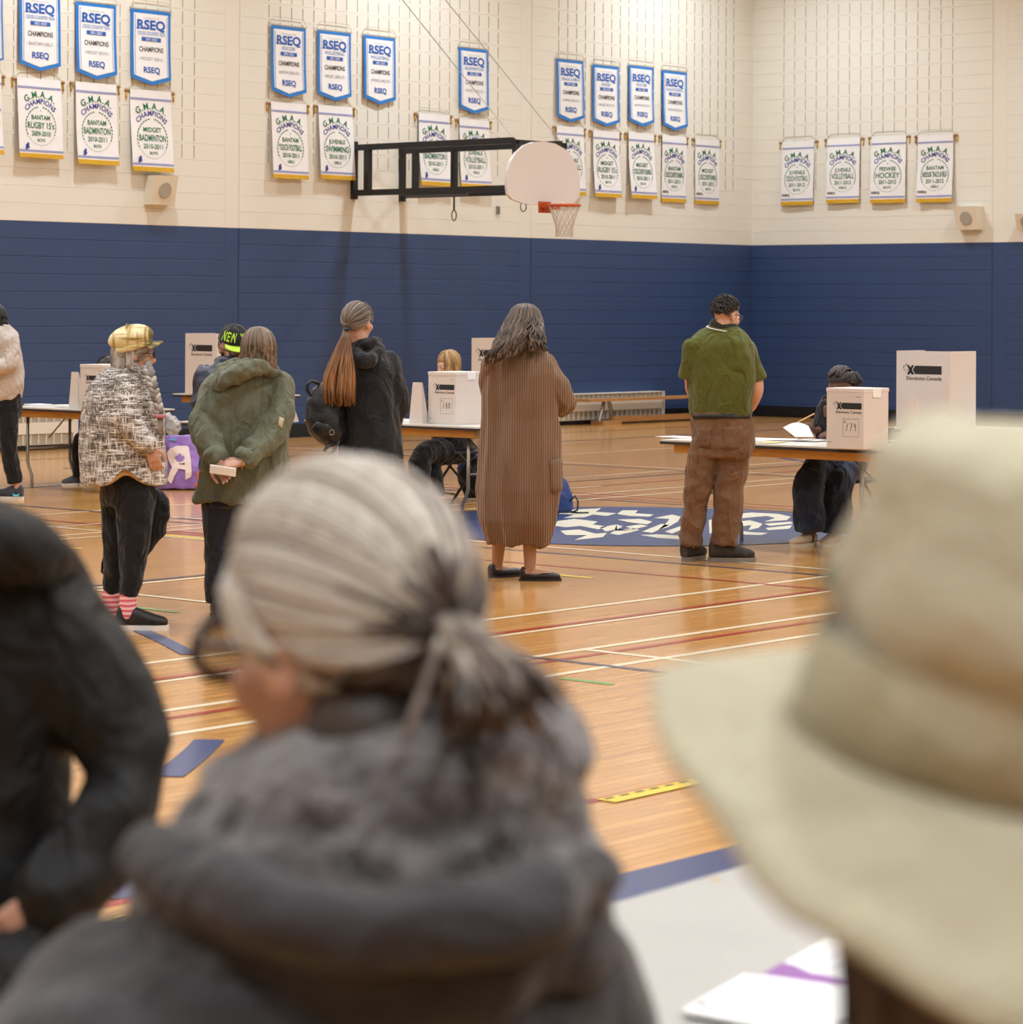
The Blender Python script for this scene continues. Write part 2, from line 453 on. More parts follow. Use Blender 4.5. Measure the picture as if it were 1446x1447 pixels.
def put_course(a0, a1, k, slots, parent, end):
    key = (round(a0, 3), round(a1, 3), bool(slots), end, k < NB)
    if key not in MESHC:
        V, Fs, MI = course(a0, a1, 0, CH, slots, end, k >= NB)
        me = bpy.data.meshes.new('block_course'); me.from_pydata(V, [], Fs)
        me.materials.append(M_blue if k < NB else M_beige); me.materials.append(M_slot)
        me.polygons.foreach_set('material_index', MI)
        bm = bmesh.new(); bm.from_mesh(me); bmesh.ops.remove_doubles(bm, verts=bm.verts, dist=1e-5); bmesh.ops.recalc_face_normals(bm, faces=bm.faces); bm.to_mesh(me); bm.free()
        MESHC[key] = me
    o = bpy.data.objects.new('block_course', MESHC[key]); COL.objects.link(o); o.parent = parent; o.location = (0, 0, k * CH)
SJ1, SJ2 = onwall(337, 319)[0], onwall(750, 334)[0]
TJ = onend(1403, 344)[0]
BAY = SJ1 - SJ2
SJ0 = SJ1 + BAY
def srange(a, b): return [a + 0.2 * i for i in range(int(round((b - a) / 0.2)) + 1)]
sA = srange(onwall(274, 200)[0], SJ0 - 1.1)
sB = srange(onwall(703, 250)[0], onwall(380, 200)[0])
sC = srange(onwall(1036, 260)[0], onwall(783, 200)[0])
sD = srange(onend(1108, 200)[0], onend(1352, 200)[0])
ST = 0.24
for k in range(33):
    up = k >= 17
    put_course(SJ1 + ST, SJ0, k, sA if up else None, wall_back, False)
    put_course(SJ2 + ST, SJ1 - .012, k, sB if up else None, wall_back, False)
    put_course(0.0, SJ2 - .012, k, sC if up else None, wall_back, False)
    put_course(0.0, TJ - .012, k, sD if up else None, wall_right, True)
    put_course(TJ + ST, TJ + 6.5, k, None, wall_right, True)
ZT = 33 * CH
for sj in (SJ1, SJ2):                                                    # plain pier beside each movement joint
    for z0, z1, m in ((0, ZB, M_blue), (ZB, ZT, M_beige)):
        local('pier_strip', [lb(-(sj + ST - .001), -(sj + .012), 0.0, 0.05, z0, z1)], m, wall_back)
for z0, z1, m in ((0, ZB, M_blue), (ZB, ZT, M_beige)):
    local('pier_strip', [lb(0.0, 0.05, -(TJ + ST - .001), -(TJ + .012), z0, z1)], m, wall_right)
local('upper_panel', [lb(-ROOM_L, 0, 0.0, 0.02, ZT, ROOM_H)], M_beige, wall_back)
local('upper_panel', [lb(0, 0.02, -ROOM_W, 0, ZT, ROOM_H)], M_beige, wall_right)
for z0, z1, m in ((0, ZB, M_blue), (ZB, ZT, M_beige)):
    local('side_panel', [lb(-ROOM_L, -SJ0 - .01, 0, .02, z0, z1)], m, wall_back)
    local('side_panel', [lb(0, .02, -ROOM_W, -TJ - 6.51, z0, z1)], m, wall_right)
struct(local('baseboard_back', [lb(-ROOM_L, -0.02, -0.016, -0.001, 0, 0.17), lb(-ROOM_L, -.02, -.05, -.001, 0, .02)], M_black))
struct(local('baseboard_right', [lb(-0.016, -0.001, -ROOM_W, -0.05, 0, 0.17), lb(-.05, -.001, -ROOM_W, -.05, 0, .02)], M_black))

# high-bay lamps under the ceiling ------------------------------------
M_lens = mat('lamp_lens', (255, 250, 240), 0.5)
Nn, Ln, Bn = nodes(M_lens); Bn.inputs['Emission Color'].default_value = (1, .95, .87, 1); Bn.inputs['Emission Strength'].default_value = 6
M_alu = mat('lamp_aluminium', (190, 190, 190), 0.35, metal=0.8)
protos = None
rows = [1.9, 7.6, 13.3, 19.0, 24.7, 29.0]; cols = [2.6, 8.2, 13.8, 19.4, 25.0, 30.6, 36.2]
NTH = ('first', 'second', 'third', 'fourth', 'fifth', 'sixth', 'seventh')
for i, t in enumerate(rows):
    for j, s in enumerate(cols):
        c = court(s, t, 7.75)
        th = thing('high_bay_lamp', 'high bay ceiling lamp, %s from end wall, %s row from bannered wall' % (NTH[j], NTH[i]), 'lamp', c, 'high bay lamps under the ceiling')
        if protos is None:
            V, Fs = tube([c + Vector((0, 0, z)) for z in (0, .06, .16, .24)], [.26, .25, .14, .09], 20, cap=False)
            a = obj('reflector', [(V, Fs)], M_alu, th, True)
            b = obj('housing', [tube([c + Vector((0, 0, z)) for z in (.24, .26, .42, .44)], [.09, .1, .1, .06], 14)], M_alu, th, True)
            d = obj('lamp_lens', [tube([c + Vector((0, 0, z)) for z in (.015, .025)], [.24, .24], 20)], M_lens, th)
            e = obj('hanger_rod', [tube([c + Vector((0, 0, .44)), c + Vector((0, 0, ROOM_H - 7.75))], .01, 6)], M_alu, th)
            protos = [a, b, d, e]
        else:
            for q in protos:
                x = q.copy(); COL.objects.link(x); x.parent = th
        ld = bpy.data.lights.new('lamp_light', 'AREA'); ld.shape = 'DISK'; ld.size = 0.46; ld.energy = LAMP_W; ld.color = LAMP_COL; ld.spread = math.radians(150)
        lo = bpy.data.objects.new('lamp_light', ld); COL.objects.link(lo); lo.parent = th; lo.location = (0, 0, -0.01)

# court markings -------------------------------------------------------
PC = {'white': mat('line_white', (232, 216, 186), 0.22), 'red': mat('line_red', (160, 52, 44), 0.22), 'navy': mat('line_navy', (58, 66, 92), 0.22),
      'blue': mat('line_blue', (52, 70, 116), 0.22), 'green': mat('line_green', (110, 158, 90), 0.25), 'yellow': mat('line_yellow', (226, 196, 62), 0.3), 'black': mat('tape_black', (35, 33, 30), 0.4)}
LZ = [0.0012]
def st_of(p):
    d = p - CORNER; return -d.dot(E1), d.dot(E2)
def line_st(s0, t0, s1, t1, wd, colr, name='court_line'):
    a = Vector((-s0, -t0, 0)); b = Vector((-s1, -t1, 0)); d = (b - a).normalized(); n = Vector((-d.y, d.x, 0)) * (wd / 2)
    LZ[0] += 0.00004
    z = LZ[0]
    V = [a - n, b - n, b + n, a + n]
    V = [Vector((v.x, v.y, z)) for v in V]
    local(name, [(V, [(0, 1, 2, 3)])], PC[colr], floor)
def line_px(p, q, wd, colr, axis, ext=0.0):
    """line through two photographed floor points, squared to the court (axis 1: along the long wall, 2: across)"""
    s0, t0 = st_of(G(*p)); s1, t1 = st_of(G(*q))
    if axis == 1: t0 = t1 = (t0 + t1) / 2
    elif axis == 2: s0 = s1 = (s0 + s1) / 2
    if ext:
        if axis == 1:
            sg = 1 if s1 > s0 else -1; s0 -= sg * ext; s1 += sg * ext
        else:
            sg = 1 if t1 > t0 else -1; t0 -= sg * ext; t1 += sg * ext
    c = lambda v, hi: min(max(v, 0.3), hi)
    line_st(c(s0, 39), c(t0, 29), c(s1, 39), c(t1, 29), wd, colr)
def arc_st(sc, tc_, r, a0, a1, wd, colr, n=40):
    LZ[0] += 0.00004
    V, Fs = [], []
    for i in range(n + 1):
        a = math.radians(a0 + (a1 - a0) * i / n)
        for rr in (r - wd / 2, r + wd / 2): V.append(Vector((-(sc + rr * math.cos(a)), -(tc_ + rr * math.sin(a)), LZ[0])))
    for i in range(n): Fs.append((2 * i, 2 * i + 2, 2 * i + 3, 2 * i + 1))
    local('court_line', [(V, Fs)], PC[colr], floor)
for p, q, wd, c, ax, ex in [
    ((702, 876), (1176, 812), .05, 'white', 1, 8), ((723, 894), (1176, 831), .05, 'red', 1, 8), ((723, 898), (1176, 834), .04, 'white', 1, 8),
    ((759, 929), (1165, 867), .05, 'white', 1, 8), ((770, 937), (1162, 876), .05, 'red', 1, 8), ((784, 956), (1165, 893), .05, 'white', 1, 8),
    ((809, 1140), (1004, 1095), .05, 'red', 1, 6), ((845, 1262), (1110, 1197), .24, 'blue', 1, 9),
    ((842, 917), (1140, 956), .05, 'white', 2, .0), ((766, 933), (957, 950), .05, 'navy', 2, 0.3),
    ((760, 771), (1176, 806), .05, 'white', 2, 4), ((727, 774), (1176, 818), .05, 'navy', 2, 4), ((716, 791), (1150, 835), .05, 'red', 2, 4), ((800, 700), (1000, 712), .05, 'red', 2, 5),
    ((802, 957), (856, 969), .05, 'green', 2, 0), ((727, 807), (838, 817), .06, 'yellow', 2, 0),
    ((797, 624), (971, 614), .06, 'navy', 1, 8), ((795, 678), (975, 661), .04, 'white', 1, 9), ((795, 702), (970, 687), .04, 'white', 1, 8), ((795, 692), (970, 676), .05, 'red', 1, 9),
    ((795, 651), (980, 666), .04, 'white', 2, 5), ((800, 657), (940, 663), .05, 'navy', 2, 4), ((795, 690), (1120, 722), .04, 'red', 2, 5), ((800, 703), (960, 713), .05, 'navy', 2, 5),
    ((1050, 690), (1120, 681), .04, 'white', 1, 5), ((1055, 664), (1120, 657), .05, 'navy', 1, 5), ((850, 640), (960, 632), .04, 'white', 1, 9), ((800, 612), (900, 606), .04, 'red', 1, 12),
    # left of the hall
    ((120, 722), (145, 724), .05, 'navy', 2, 4), ((0, 725), (145, 747), .05, 'red', 2, 3), ((0, 737), (145, 752), .04, 'white', 2, 3), ((60, 765), (148, 757), .04, 'white', 1, 3),
    ((115, 830), (290, 812), .05, 'navy', 1, 1), ((115, 829), (290, 820), .05, 'white', 1, 2), ((200, 840), (290, 852), .05, 'white', 2, 2), ((230, 755), (288, 763), .06, 'yellow', 2, 0), ((80, 772), (112, 776), .06, 'yellow', 2, 0),
    ((40, 690), (120, 683), .05, 'navy', 1, 6), ((225, 735), (290, 728), .04, 'white', 1, 5), ((120, 850), (180, 858), .05, 'green', 2, 0.4)]:
    line_px(p, q, wd, c, ax, ex)
# the wide blue key-hole arcs
def arc_through(pa, pb, pc, wd, colr):
    A, B, C = [Vector((*st_of(G(*p)), 0)) for p in (pa, pb, pc)]
    d = 2 * (A.x * (B.y - C.y) + B.x * (C.y - A.y) + C.x * (A.y - B.y))
    ux = (A.length_squared * (B.y - C.y) + B.length_squared * (C.y - A.y) + C.length_squared * (A.y - B.y)) / d
    uy = (A.length_squared * (C.x - B.x) + B.length_squared * (A.x - C.x) + C.length_squared * (B.x - A.x)) / d
    r = math.hypot(A.x - ux, A.y - uy)
    an = [math.degrees(math.atan2(p.y - uy, p.x - ux)) for p in (A, B, C)]
    while an[1] - an[0] > 180: an[1] -= 360
    while an[1] - an[0] < -180: an[1] += 360
    while an[2] - an[1] > 180: an[2] -= 360
    while an[2] - an[1] < -180: an[2] += 360
    arc_st(ux, uy, r, an[0], an[2], wd, colr)
arc_through((178, 882), (215, 898), (268, 925), .09, 'blue')
arc_through((236, 1098), (262, 1078), (296, 1046), .12, 'blue')
arc_through((1066, 637), (1095, 645), (1140, 653), .07, 'blue')
line_px((157, 1240), (205, 1262), .1, 'blue', 0, 0); line_px((145, 1268), (196, 1262), .1, 'blue', 0, 0)
# yellow voting-queue tape with black dashes
def tape(p, q, wd):
    a, b = G(*p), G(*q); d = (b - a).normalized(); n = Vector((-d.y, d.x, 0)) * wd / 2; z = Vector((0, 0, .004))
    t = obj('queue_tape', [([a - n + z, b - n + z, b + n + z, a + n + z], [(0, 1, 2, 3)])], PC['yellow']); 
    L = (b - a).length; k = 0.02; dash = []
    z2 = Vector((0, 0, .0046))
    while k + .05 < L:
        c0, c1 = a + d * k, a + d * (k + .05)
        dash.append(([c0 + n * .25 + z2, c1 + n * .25 + z2, c1 + n * .7 + z2, c0 + n * .7 + z2], [(0, 1, 2, 3)])); k += .085
    o = obj('tape_print', dash, PC['black']); o.parent = t; o['kind'] = 'stuff'
    return t
tag(tape((856, 1133), (1022, 1097), .085), 'yellow floor tape with black dashes beside the red line', 'tape')
tag(tape((100, 1320), (190, 1296), .085), 'yellow floor tape with black dashes by the dark coat cuff', 'tape')

# centre-court emblem --------------------------------------------------
sE, tE = st_of(G(900, 742))
LZ[0] = 0.004
n = 72
V = [Vector((-(sE + 1.86 * math.cos(2 * math.pi * i / n)), -(tE + 1.86 * math.sin(2 * math.pi * i / n)), LZ[0])) for i in range(n)]
local('emblem_disc', [(V, [tuple(range(n))])], PC['blue'], floor)
M_emb = mat('emblem_cream', (226, 220, 200), 0.25, 0.05)
def emb(polys):
    g = []
    for pl in polys:
        V = [ (Matrix.Rotation(-YAW, 3, 'Z') @ (G(u, v) - CORNER)) for u, v in pl]
        g.append(([Vector((p.x, p.y, 0.0052)) for p in V], [tuple(range(len(V)))]))
    o = local('emblem_lettering', g, M_emb, floor); o['kind'] = 'stuff'; return o
emb([[(792, 722), (850, 719), (842, 724), (872, 726), (858, 730), (838, 728), (826, 732), (796, 733), (812, 728), (790, 727)],
     [(788, 737), (812, 734), (845, 738), (838, 742), (858, 745), (846, 749), (820, 744), (800, 746), (784, 744)],
     [(792, 751), (818, 749), (842, 755), (858, 754), (852, 760), (812, 764), (830, 757), (800, 757)],
     [(872, 727), (880, 722), (902, 722), (898, 726), (924, 728), (918, 731), (890, 730)],
     [(848, 746), (872, 742), (880, 745), (868, 751), (896, 747), (904, 750), (874, 757), (862, 755), (872, 749), (856, 752)],
     [(872, 735), (905, 734), (922, 738), (915, 742), (890, 739)],
     [(884, 745), (905, 742), (916, 744), (896, 749)], [(908, 752), (935, 741), (946, 743), (922, 754)],
     [(924, 733), (950, 728), (962, 731), (958, 738), (944, 746), (930, 750), (944, 738), (946, 734)],
     [(905, 757), (930, 756), (962, 758), (960, 763), (930, 761)], [(940, 752), (963, 744), (966, 748), (950, 755)],
     [(1043, 727), (1062, 725), (1100, 727), (1118, 731), (1112, 736), (1080, 738), (1096, 733), (1084, 730), (1050, 733)],
     [(1042, 738), (1060, 736), (1078, 741), (1072, 747), (1058, 750), (1062, 743), (1044, 745)],
     [(1080, 741), (1118, 738), (1121, 741), (1088, 744)], [(1082, 747), (1120, 743), (1116, 748), (1086, 750)], [(1042, 750), (1062, 753), (1086, 754), (1076, 757), (1046, 756)],
     [(1002, 736), (1009, 734), (1008, 752), (1003, 756)]])
# ================================================================== WALL THINGS
UP = Vector((0, 0, 1))
M_cloth = mat('banner_cloth', (236, 235, 236), 0.75, 0.03, 5, 0.15, 25)
M_bblue = mat('banner_blue', (38, 120, 200), 0.7, 0.05)
M_bdark = mat('banner_print_blue', (32, 92, 178), 0.7)
M_bnavy = mat('banner_navy', (52, 62, 140), 0.7)
M_lav = mat('banner_lavender', (150, 158, 206), 0.7)
M_green = mat('banner_green', (26, 110, 74), 0.7)
M_ink = mat('banner_black', (40, 40, 44), 0.7)
M_grey = mat('banner_grey', (150, 152, 158), 0.7)
M_gold = mat('gold_fringe', (222, 172, 32), 0.7, 0.25, 60, 0.6, 120)
M_wood = mat('pole_wood', (170, 130, 84), 0.5)
M_string = mat('string', (196, 186, 166), 0.8)

def cloth_map(org, ax, nrm, off0, off1, h, ph, wave):
    def f(x, y, lift=0.0):
        k = max(0, min(1, -y / h))
        o = off0 + (off1 - off0) * k ** 1.4 + wave * math.sin(x * 9 + ph) * (0.3 + 0.7 * k) + wave * 0.6 * math.sin(-y * 6 + ph * 2)
        return org + ax * x + UP * y + nrm * (o + lift)
    return f
def sheet(f, outline_w, nx, ny, bottom, top=0.0, th=0.003):
    """cloth of width outline_w from y=top to y=bottom(x)"""
    V, Fs = [], []
    for lift in (0, -th):
        for j in range(ny + 1):
            for i in range(nx + 1):
                x = -outline_w / 2 + outline_w * i / nx; y = top + (bottom(x) - top) * j / ny
                V.append(f(x, y, lift))
    M = (nx + 1) * (ny + 1)
    for j in range(ny):
        for i in range(nx):
            a = j * (nx + 1) + i; q = (a, a + nx + 1, a + nx + 2, a + 1)
            Fs.append(q); Fs.append(tuple(M + k for k in reversed(q)))
    per = [i for i in range(nx + 1)] + [j * (nx + 1) + nx for j in range(1, ny + 1)] + [ny * (nx + 1) + i for i in range(nx - 1, -1, -1)] + [j * (nx + 1) for j in range(ny - 1, 0, -1)]
    for k in range(len(per)):
        a, b = per[k], per[(k + 1) % len(per)]; Fs.append((a, b, M + b, M + a))
    return V, Fs
def lift2d(f, g2, lift):
    return [f(x, y, lift) for x, y in g2[0]], g2[1]
def strip2d(x0, y0, x1, y1, n=6):
    V, Fs = [], []
    for i in range(n + 1):
        x = x0 + (x1 - x0) * i / n; V += [(x, y0), (x, y1)]
    for i in range(n): Fs.append((2 * i, 2 * i + 2, 2 * i + 3, 2 * i + 1))
    return V, Fs
def rseq_banner(uL, uR, vL, vTip, sport, team, note, wallf=onwall, ax=E1, nrm=E2):
    um = (uL + uR) / 2
    a0, a1 = wallf(uL, vL)[0], wallf(uR, vL)[0]; am = (a0 + a1) / 2; W = abs(a1 - a0)
    zt = wallf(um, vL + 3)[1]; zb = wallf(um, vTip)[1]; h = zt - zb
    org = court(am, 0, zt) if wallf is onwall else court(0, am, zt)
    f = cloth_map(org, ax, nrm, 0.025, 0.05, h, uL, 0.006)
    th = thing('championship_banner', note, 'banner', org, 'blue edged pennant banners')
    tip = 0.085 * h
    bot = lambda x: -h + tip * abs(x) / (W / 2)
    obj('banner_cloth', [sheet(f, W, 12, 14, bot)], M_bblue, th)
    b = 0.07 * W
    inner = lambda x: bot(x * 1.0) + b * 1.1
    cl = obj('white_field', [sheet(lambda x, y, l=0: f(x, y, .003 + l), W - 2 * b, 12, 14, inner, -b)], M_cloth, th)
    rim = []
    k2 = 0.095 * W
    for x0, x1 in ((-W / 2 + k2, -W / 2 + k2 + .012 * W), (W / 2 - k2 - .012 * W, W / 2 - k2)):
        V, Fs = [], []
        for j in range(9):
            y = -k2 + (-h * 0.88 + k2) * j / 8; V += [(x0, y), (x1, y)]
        for j in range(8): Fs.append((2 * j, 2 * j + 1, 2 * j + 3, 2 * j + 2))
        rim.append(lift2d(f, (V, Fs), .006) + (1,))
    L = .0065; k = W; P2 = []
    P2.append(lift2d(f, text2d('SPORT EDUCATION PRESS', 0, -.115 * h, .018 * h, maxw=.62 * k), L) + (4,))
    P2.append(lift2d(f, text2d('RSEQ', 0, -.255 * h, .125 * h, width=.70 * k, bold=.035), L) + (0,))
    for x in (-.31, .02): P2.append(lift2d(f, strip2d(x * k - .06 * k, -.256 * h, x * k + .08 * k, -.242 * h, 1), L) + (0,))
    P2.append(lift2d(f, text2d(sport, 0, -.335 * h, .052 * h, maxw=.68 * k), L) + (1,))
    P2.append(lift2d(f, strip2d(-.24 * k, -.415 * h, .24 * k, -.362 * h), L) + (2,))
    P2.append(lift2d(f, text2d('2021-2022', 0, -.405 * h, .034 * h, maxw=.3 * k, bold=.01), L + .002) + (5,))
    P2.append(lift2d(f, text2d('CHAMPIONS', 0, -.555 * h, .068 * h, maxw=.60 * k, bold=.015), L) + (3,))
    P2.append(lift2d(f, text2d('- ' + team + ' -', 0, -.67 * h, .045 * h, maxw=.66 * k), L) + (4,))
    P2.append(lift2d(f, text2d('RSEQ', 0, -.835 * h, .08 * h, width=.40 * k, bold=.03), L) + (0,))
    LT = obj('lettering', P2 + rim, [M_bdark, M_bblue, M_bdark, M_ink, M_grey, M_cloth], th); LT['kind'] = 'stuff'
    # cord and rod
    p0, p1 = f(-W / 2 - .02, .012), f(W / 2 + .02, .012)
    obj('hanging_rod', [tube([p0, p1], .009, 6)], M_string, th)
    obj('hanging_cord', [tube([p0, p0.lerp(p1, .1) + UP * .10, p0.lerp(p1, .9) + UP * .10, p1], .0035, 4)], M_string, th)
    return th
def gmaa_banner(uL, uR, vT, vB, lines, mark, note, wallf=onwall, ax=E1, nrm=E2, off=0.09):
    um = (uL + uR) / 2
    a0, a1 = wallf(uL, vT)[0], wallf(uR, vT)[0]; am = (a0 + a1) / 2; W = abs(a1 - a0)
    zt = wallf(um, vT)[1]; zb = wallf(um, vB)[1]; h = zt - zb
    org = court(am, 0, zt) if wallf is onwall else court(0, am, zt)
    f = cloth_map(org, ax, nrm, 0.03, off, h, uL * 0.7, 0.008)
    th = thing('champions_banner', note, 'banner', org, 'white banners with gold fringe')
    fr = 0.06 * h
    obj('banner_cloth', [sheet(f, W, 14, 16, lambda x: -h + fr, .028)], M_cloth, th)
    obj('fringe', [sheet(lambda x, y, l=0: f(x, y, l + .002), W, 20, 1, lambda x: -h, -h + fr, .012)], M_gold, th)
    L = .004; P2 = []
    for y in (-.085, -.10): P2.append(lift2d(f, strip2d(-W / 2, y * h, W / 2, (y + .011) * h, 10), L) + (2,))
    for y in (-.905, -.92): P2.append(lift2d(f, strip2d(-W / 2, y * h, W / 2, (y + .011) * h, 10), L) + (2,))
    cy = -.585 * h; asp = 1.0
    R = min(.385 * W, .25 * h)
    for g in arc_text('G.M.A.A.', 0.0, cy - .02 * h, R * 1.58, .085 * h, 1.3, .022): P2.append(lift2d(f, g, L) + (0,))
    for g in arc_text('CHAMPIONS', 0.0, cy, R * 1.17, .068 * h, 1.75, .018): P2.append(lift2d(f, g, L) + (1,))
    n = 34
    for i in range(n):                                              # laurel wreath of small leaves
        a = math.pi / 2 + .22 + (2 * math.pi - .44) * i / (n - 1)
        low = math.sin(a) < -.55
        x, y = R * math.cos(a), cy + R * math.sin(a)
        tx, ty = -math.sin(a), math.cos(a); wl, ww = R * .085, R * (.014 if low else .04)
        P2.append(lift2d(f, ([(x - tx * wl, y - ty * wl), (x + ty * ww, y - tx * ww), (x + tx * wl, y + ty * wl), (x - ty * ww, y + tx * ww)], [(0, 1, 2, 3)]), L) + (0,))
    for (s, yy, hh, mw) in ((lines[0], .42, .062, 1.25), (lines[1], -.04, .085, 1.78), (lines[2], -.42, .062, 1.3), (lines[3], -.72, .04, .6)):
        P2.append(lift2d(f, text2d(s, 0, cy + yy * R - .02 * h, hh * h, maxw=mw * R, bold=.014), L) + (0,))
    if lines[4]: P2.append(lift2d(f, text2d(lines[4], 0, cy + .78 * R - .01 * h, .03 * h), L) + (3,))
    if mark == 'flower':
        for dx, dy in ((0, .02), (.03, .045), (-.005, -.02), (.035, .0)):
            x, y = -.34 * W + dx * W, -.86 * h + dy * h * .8
            P2.append(lift2d(f, ([(x + .028 * W * math.cos(t), y + .022 * h * math.sin(t)) for t in [i * math.pi / 3 for i in range(6)]], [tuple(range(6))]), L) + (1,))
    elif mark: P2.append(lift2d(f, text2d('RSEQ', -.34 * W, -.855 * h, .035 * h, width=.24 * W, bold=.03), L) + (4,))
    obj('lettering', P2, [M_green, M_bnavy, M_lav, M_grey, M_ink], th)['kind'] = 'stuff'
    p0, p1 = f(-W / 2 - .05, .01, -.016), f(W / 2 + .05, .01, -.016)
    pole = obj('hanging_pole', [tube([p0, p1], .010, 8), ellipsoid(p0, (.022, .022, .022), n=8, m=6), ellipsoid(p1, (.022, .022, .022), n=8, m=6)], M_wood, th, True)
    obj('hanging_cord', [tube([p0, p0.lerp(p1, .15) + UP * .09, p0.lerp(p1, .85) + UP * .09, p1], .0035, 4)], M_string, th)
    for q, nm in ((p0, 0), (p1, 0)):
        obj('tassel', [tube([q - UP * .02, q - UP * .05, q - UP * .10], [.005, .010, .012], 6)], M_gold, th, True)
    return th
for a in [(-33, 2, -20, 92, 'CROSS COUNTRY RUN', 'BANTAM BOYS', 'blue edged pennant banner cut off by the left picture edge'),
          (25, 83, -12, 101, 'CROSS COUNTRY RUN', 'BANTAM GIRLS', 'blue edged cross country pennant banner reading bantam girls'),
          (105, 162, 2, 113, 'CROSS COUNTRY RUN', 'MIDGET BOYS', 'blue edged cross country pennant banner reading midget boys'),
          (183, 239, 12, 121, 'CROSS COUNTRY RUN', 'MIDGET GIRLS', 'blue edged cross country pennant banner reading midget girls'),
          (381, 430, 35, 138, 'SOCCER', 'BANTAM GIRLS D4', 'blue edged soccer pennant banner reading bantam girls'),
          (447, 494, 42, 143, 'VOLLEYBALL', 'MIDGET GIRLS D3', 'blue edged volleyball pennant banner reading midget girls'),
          (512, 557, 49, 148, 'VOLLEYBALL', 'JUVENILE GIRLS D3', 'blue edged volleyball pennant banner reading juvenile girls'),
          (647, 688, 66, 161, 'BADMINTON', 'MIDGET GIRLS D4', 'blue edged badminton pennant banner above the hoop bracket'),
          (785, 823, 82, 173, 'TRACK & FIELD', 'JUVENILE GIRLS D3', 'blue edged track and field pennant banner'),
          (836, 873, 90, 179, 'RUGBY', 'MIDGET BOYS D3', 'blue edged rugby pennant banner'),
          (887, 922, 91, 179, 'SOCCER', 'BANTAM BOYS D4', 'blue edged soccer pennant banner reading bantam boys'),
          (934, 969, 98, 185, 'FLAG-FOOTBALL', 'BANTAM BOYS D4', 'blue edged flag football pennant banner')]:
    rseq_banner(*a)
Gs = [(-35, -1, 108, 218, ('BANTAM', 'HOCKEY', '2009-2010', 'BOYS', ''), 'flower', 'white fringed champions banner cut off by the left picture edge'),
      (22, 84, 115, 224, ('BANTAM', "RUGBY 15's", '2009-2010', 'BOYS', 'II'), 'flower', "white fringed bantam rugby 15's banner dated 2009-2010"),
      (104, 162, 121, 233, ('BANTAM', 'BADMINTON', '2010-2011', 'BOYS', ''), 'flower', 'white fringed badminton banner reading bantam boys'),
      (182, 240, 131, 243, ('MIDGET', 'BADMINTON', '2010-2011', 'BOYS', ''), 'flower', 'white fringed badminton banner reading midget boys'),
      (381, 431, 149, 253, ('BANTAM', 'TOUCH FOOTBALL', '2010-2011', 'GIRLS', 'III'), 'flower', 'white fringed touch football banner reading bantam girls'),
      (448, 496, 153, 254, ('JUVENILE', 'SWIMMING', '2010-2011', 'GIRLS', ''), 'flower', 'white fringed juvenile swimming banner'),
      (589, 633, 164, 263, ('JUVENILE', 'BADMINTON', '2010-2011', 'GIRLS', ''), 'flower', 'white fringed juvenile girls banner, left of the two behind the black hoop bracket'),
      (647, 689, 172, 266, ('JUVENILE', 'VOLLEYBALL', '2010-2011', 'GIRLS', 'I'), 'flower', 'white fringed volleyball banner reading 2010-2011 behind the hoop bracket'),
      (785, 823, 182, 276, ('JUVENILE', 'FOOTBALL', '2010-2011', 'BOYS', ''), 'flower', 'white fringed banner half hidden by the white backboard'),
      (836, 873, 188, 279, ('MIDGET', "RUGBY 15's", '2010-2011', 'BOYS', 'III'), 'flower', "white fringed midget rugby 15's banner dated 2010-2011"),
      (886, 922, 191, 281, ('MIDGET', 'CROSS COUNTRY RUNNING', '2010-2011', 'BOYS', ''), 'flower', 'white fringed cross country running banner dated 2010-2011'),
      (934, 968, 195, 286, ('BANTAM', 'CROSS COUNTRY RUNNING', '2011-2012', 'GIRLS', ''), 'rseq', 'white fringed cross country running banner reading bantam girls 2011-2012'),
      (981, 1015, 199, 289, ('MIDGET', 'CROSS COUNTRY RUNNING', '2011-2012', 'BOYS', ''), 'rseq', 'white fringed cross country running banner reading midget boys 2011-2012')]
for k, g in enumerate(Gs): gmaa_banner(*g, off=0.03 if k in (11, 12) else 0.09)
for g in [(1107, 1152, 202, 290, ('JUVENILE', 'TOUCH FOOTBALL', '2011-2012', 'BOYS', 'III'), 'rseq', 'white fringed touch football banner reading juvenile boys on the end wall'),
          (1171, 1217, 198, 287, ('JUVENILE', 'VOLLEYBALL', '2011-2012', 'GIRLS', 'I'), 'rseq', 'white fringed juvenile volleyball banner dated 2011-2012 on the end wall'),
          (1233, 1282, 195, 287, ('PEEWEE', 'HOCKEY', '2011-2012', 'BOYS', 'III'), 'rseq', 'white fringed peewee hockey banner on the end wall'),
          (1299, 1349, 193, 286, ('BANTAM', 'INDOOR TRACK & FIELD', '2011-2012', 'GIRLS', ''), 'rseq', 'white fringed indoor track and field banner on the end wall')]:
    gmaa_banner(*g, wallf=onend, ax=E2, nrm=-E1, off=0.06)

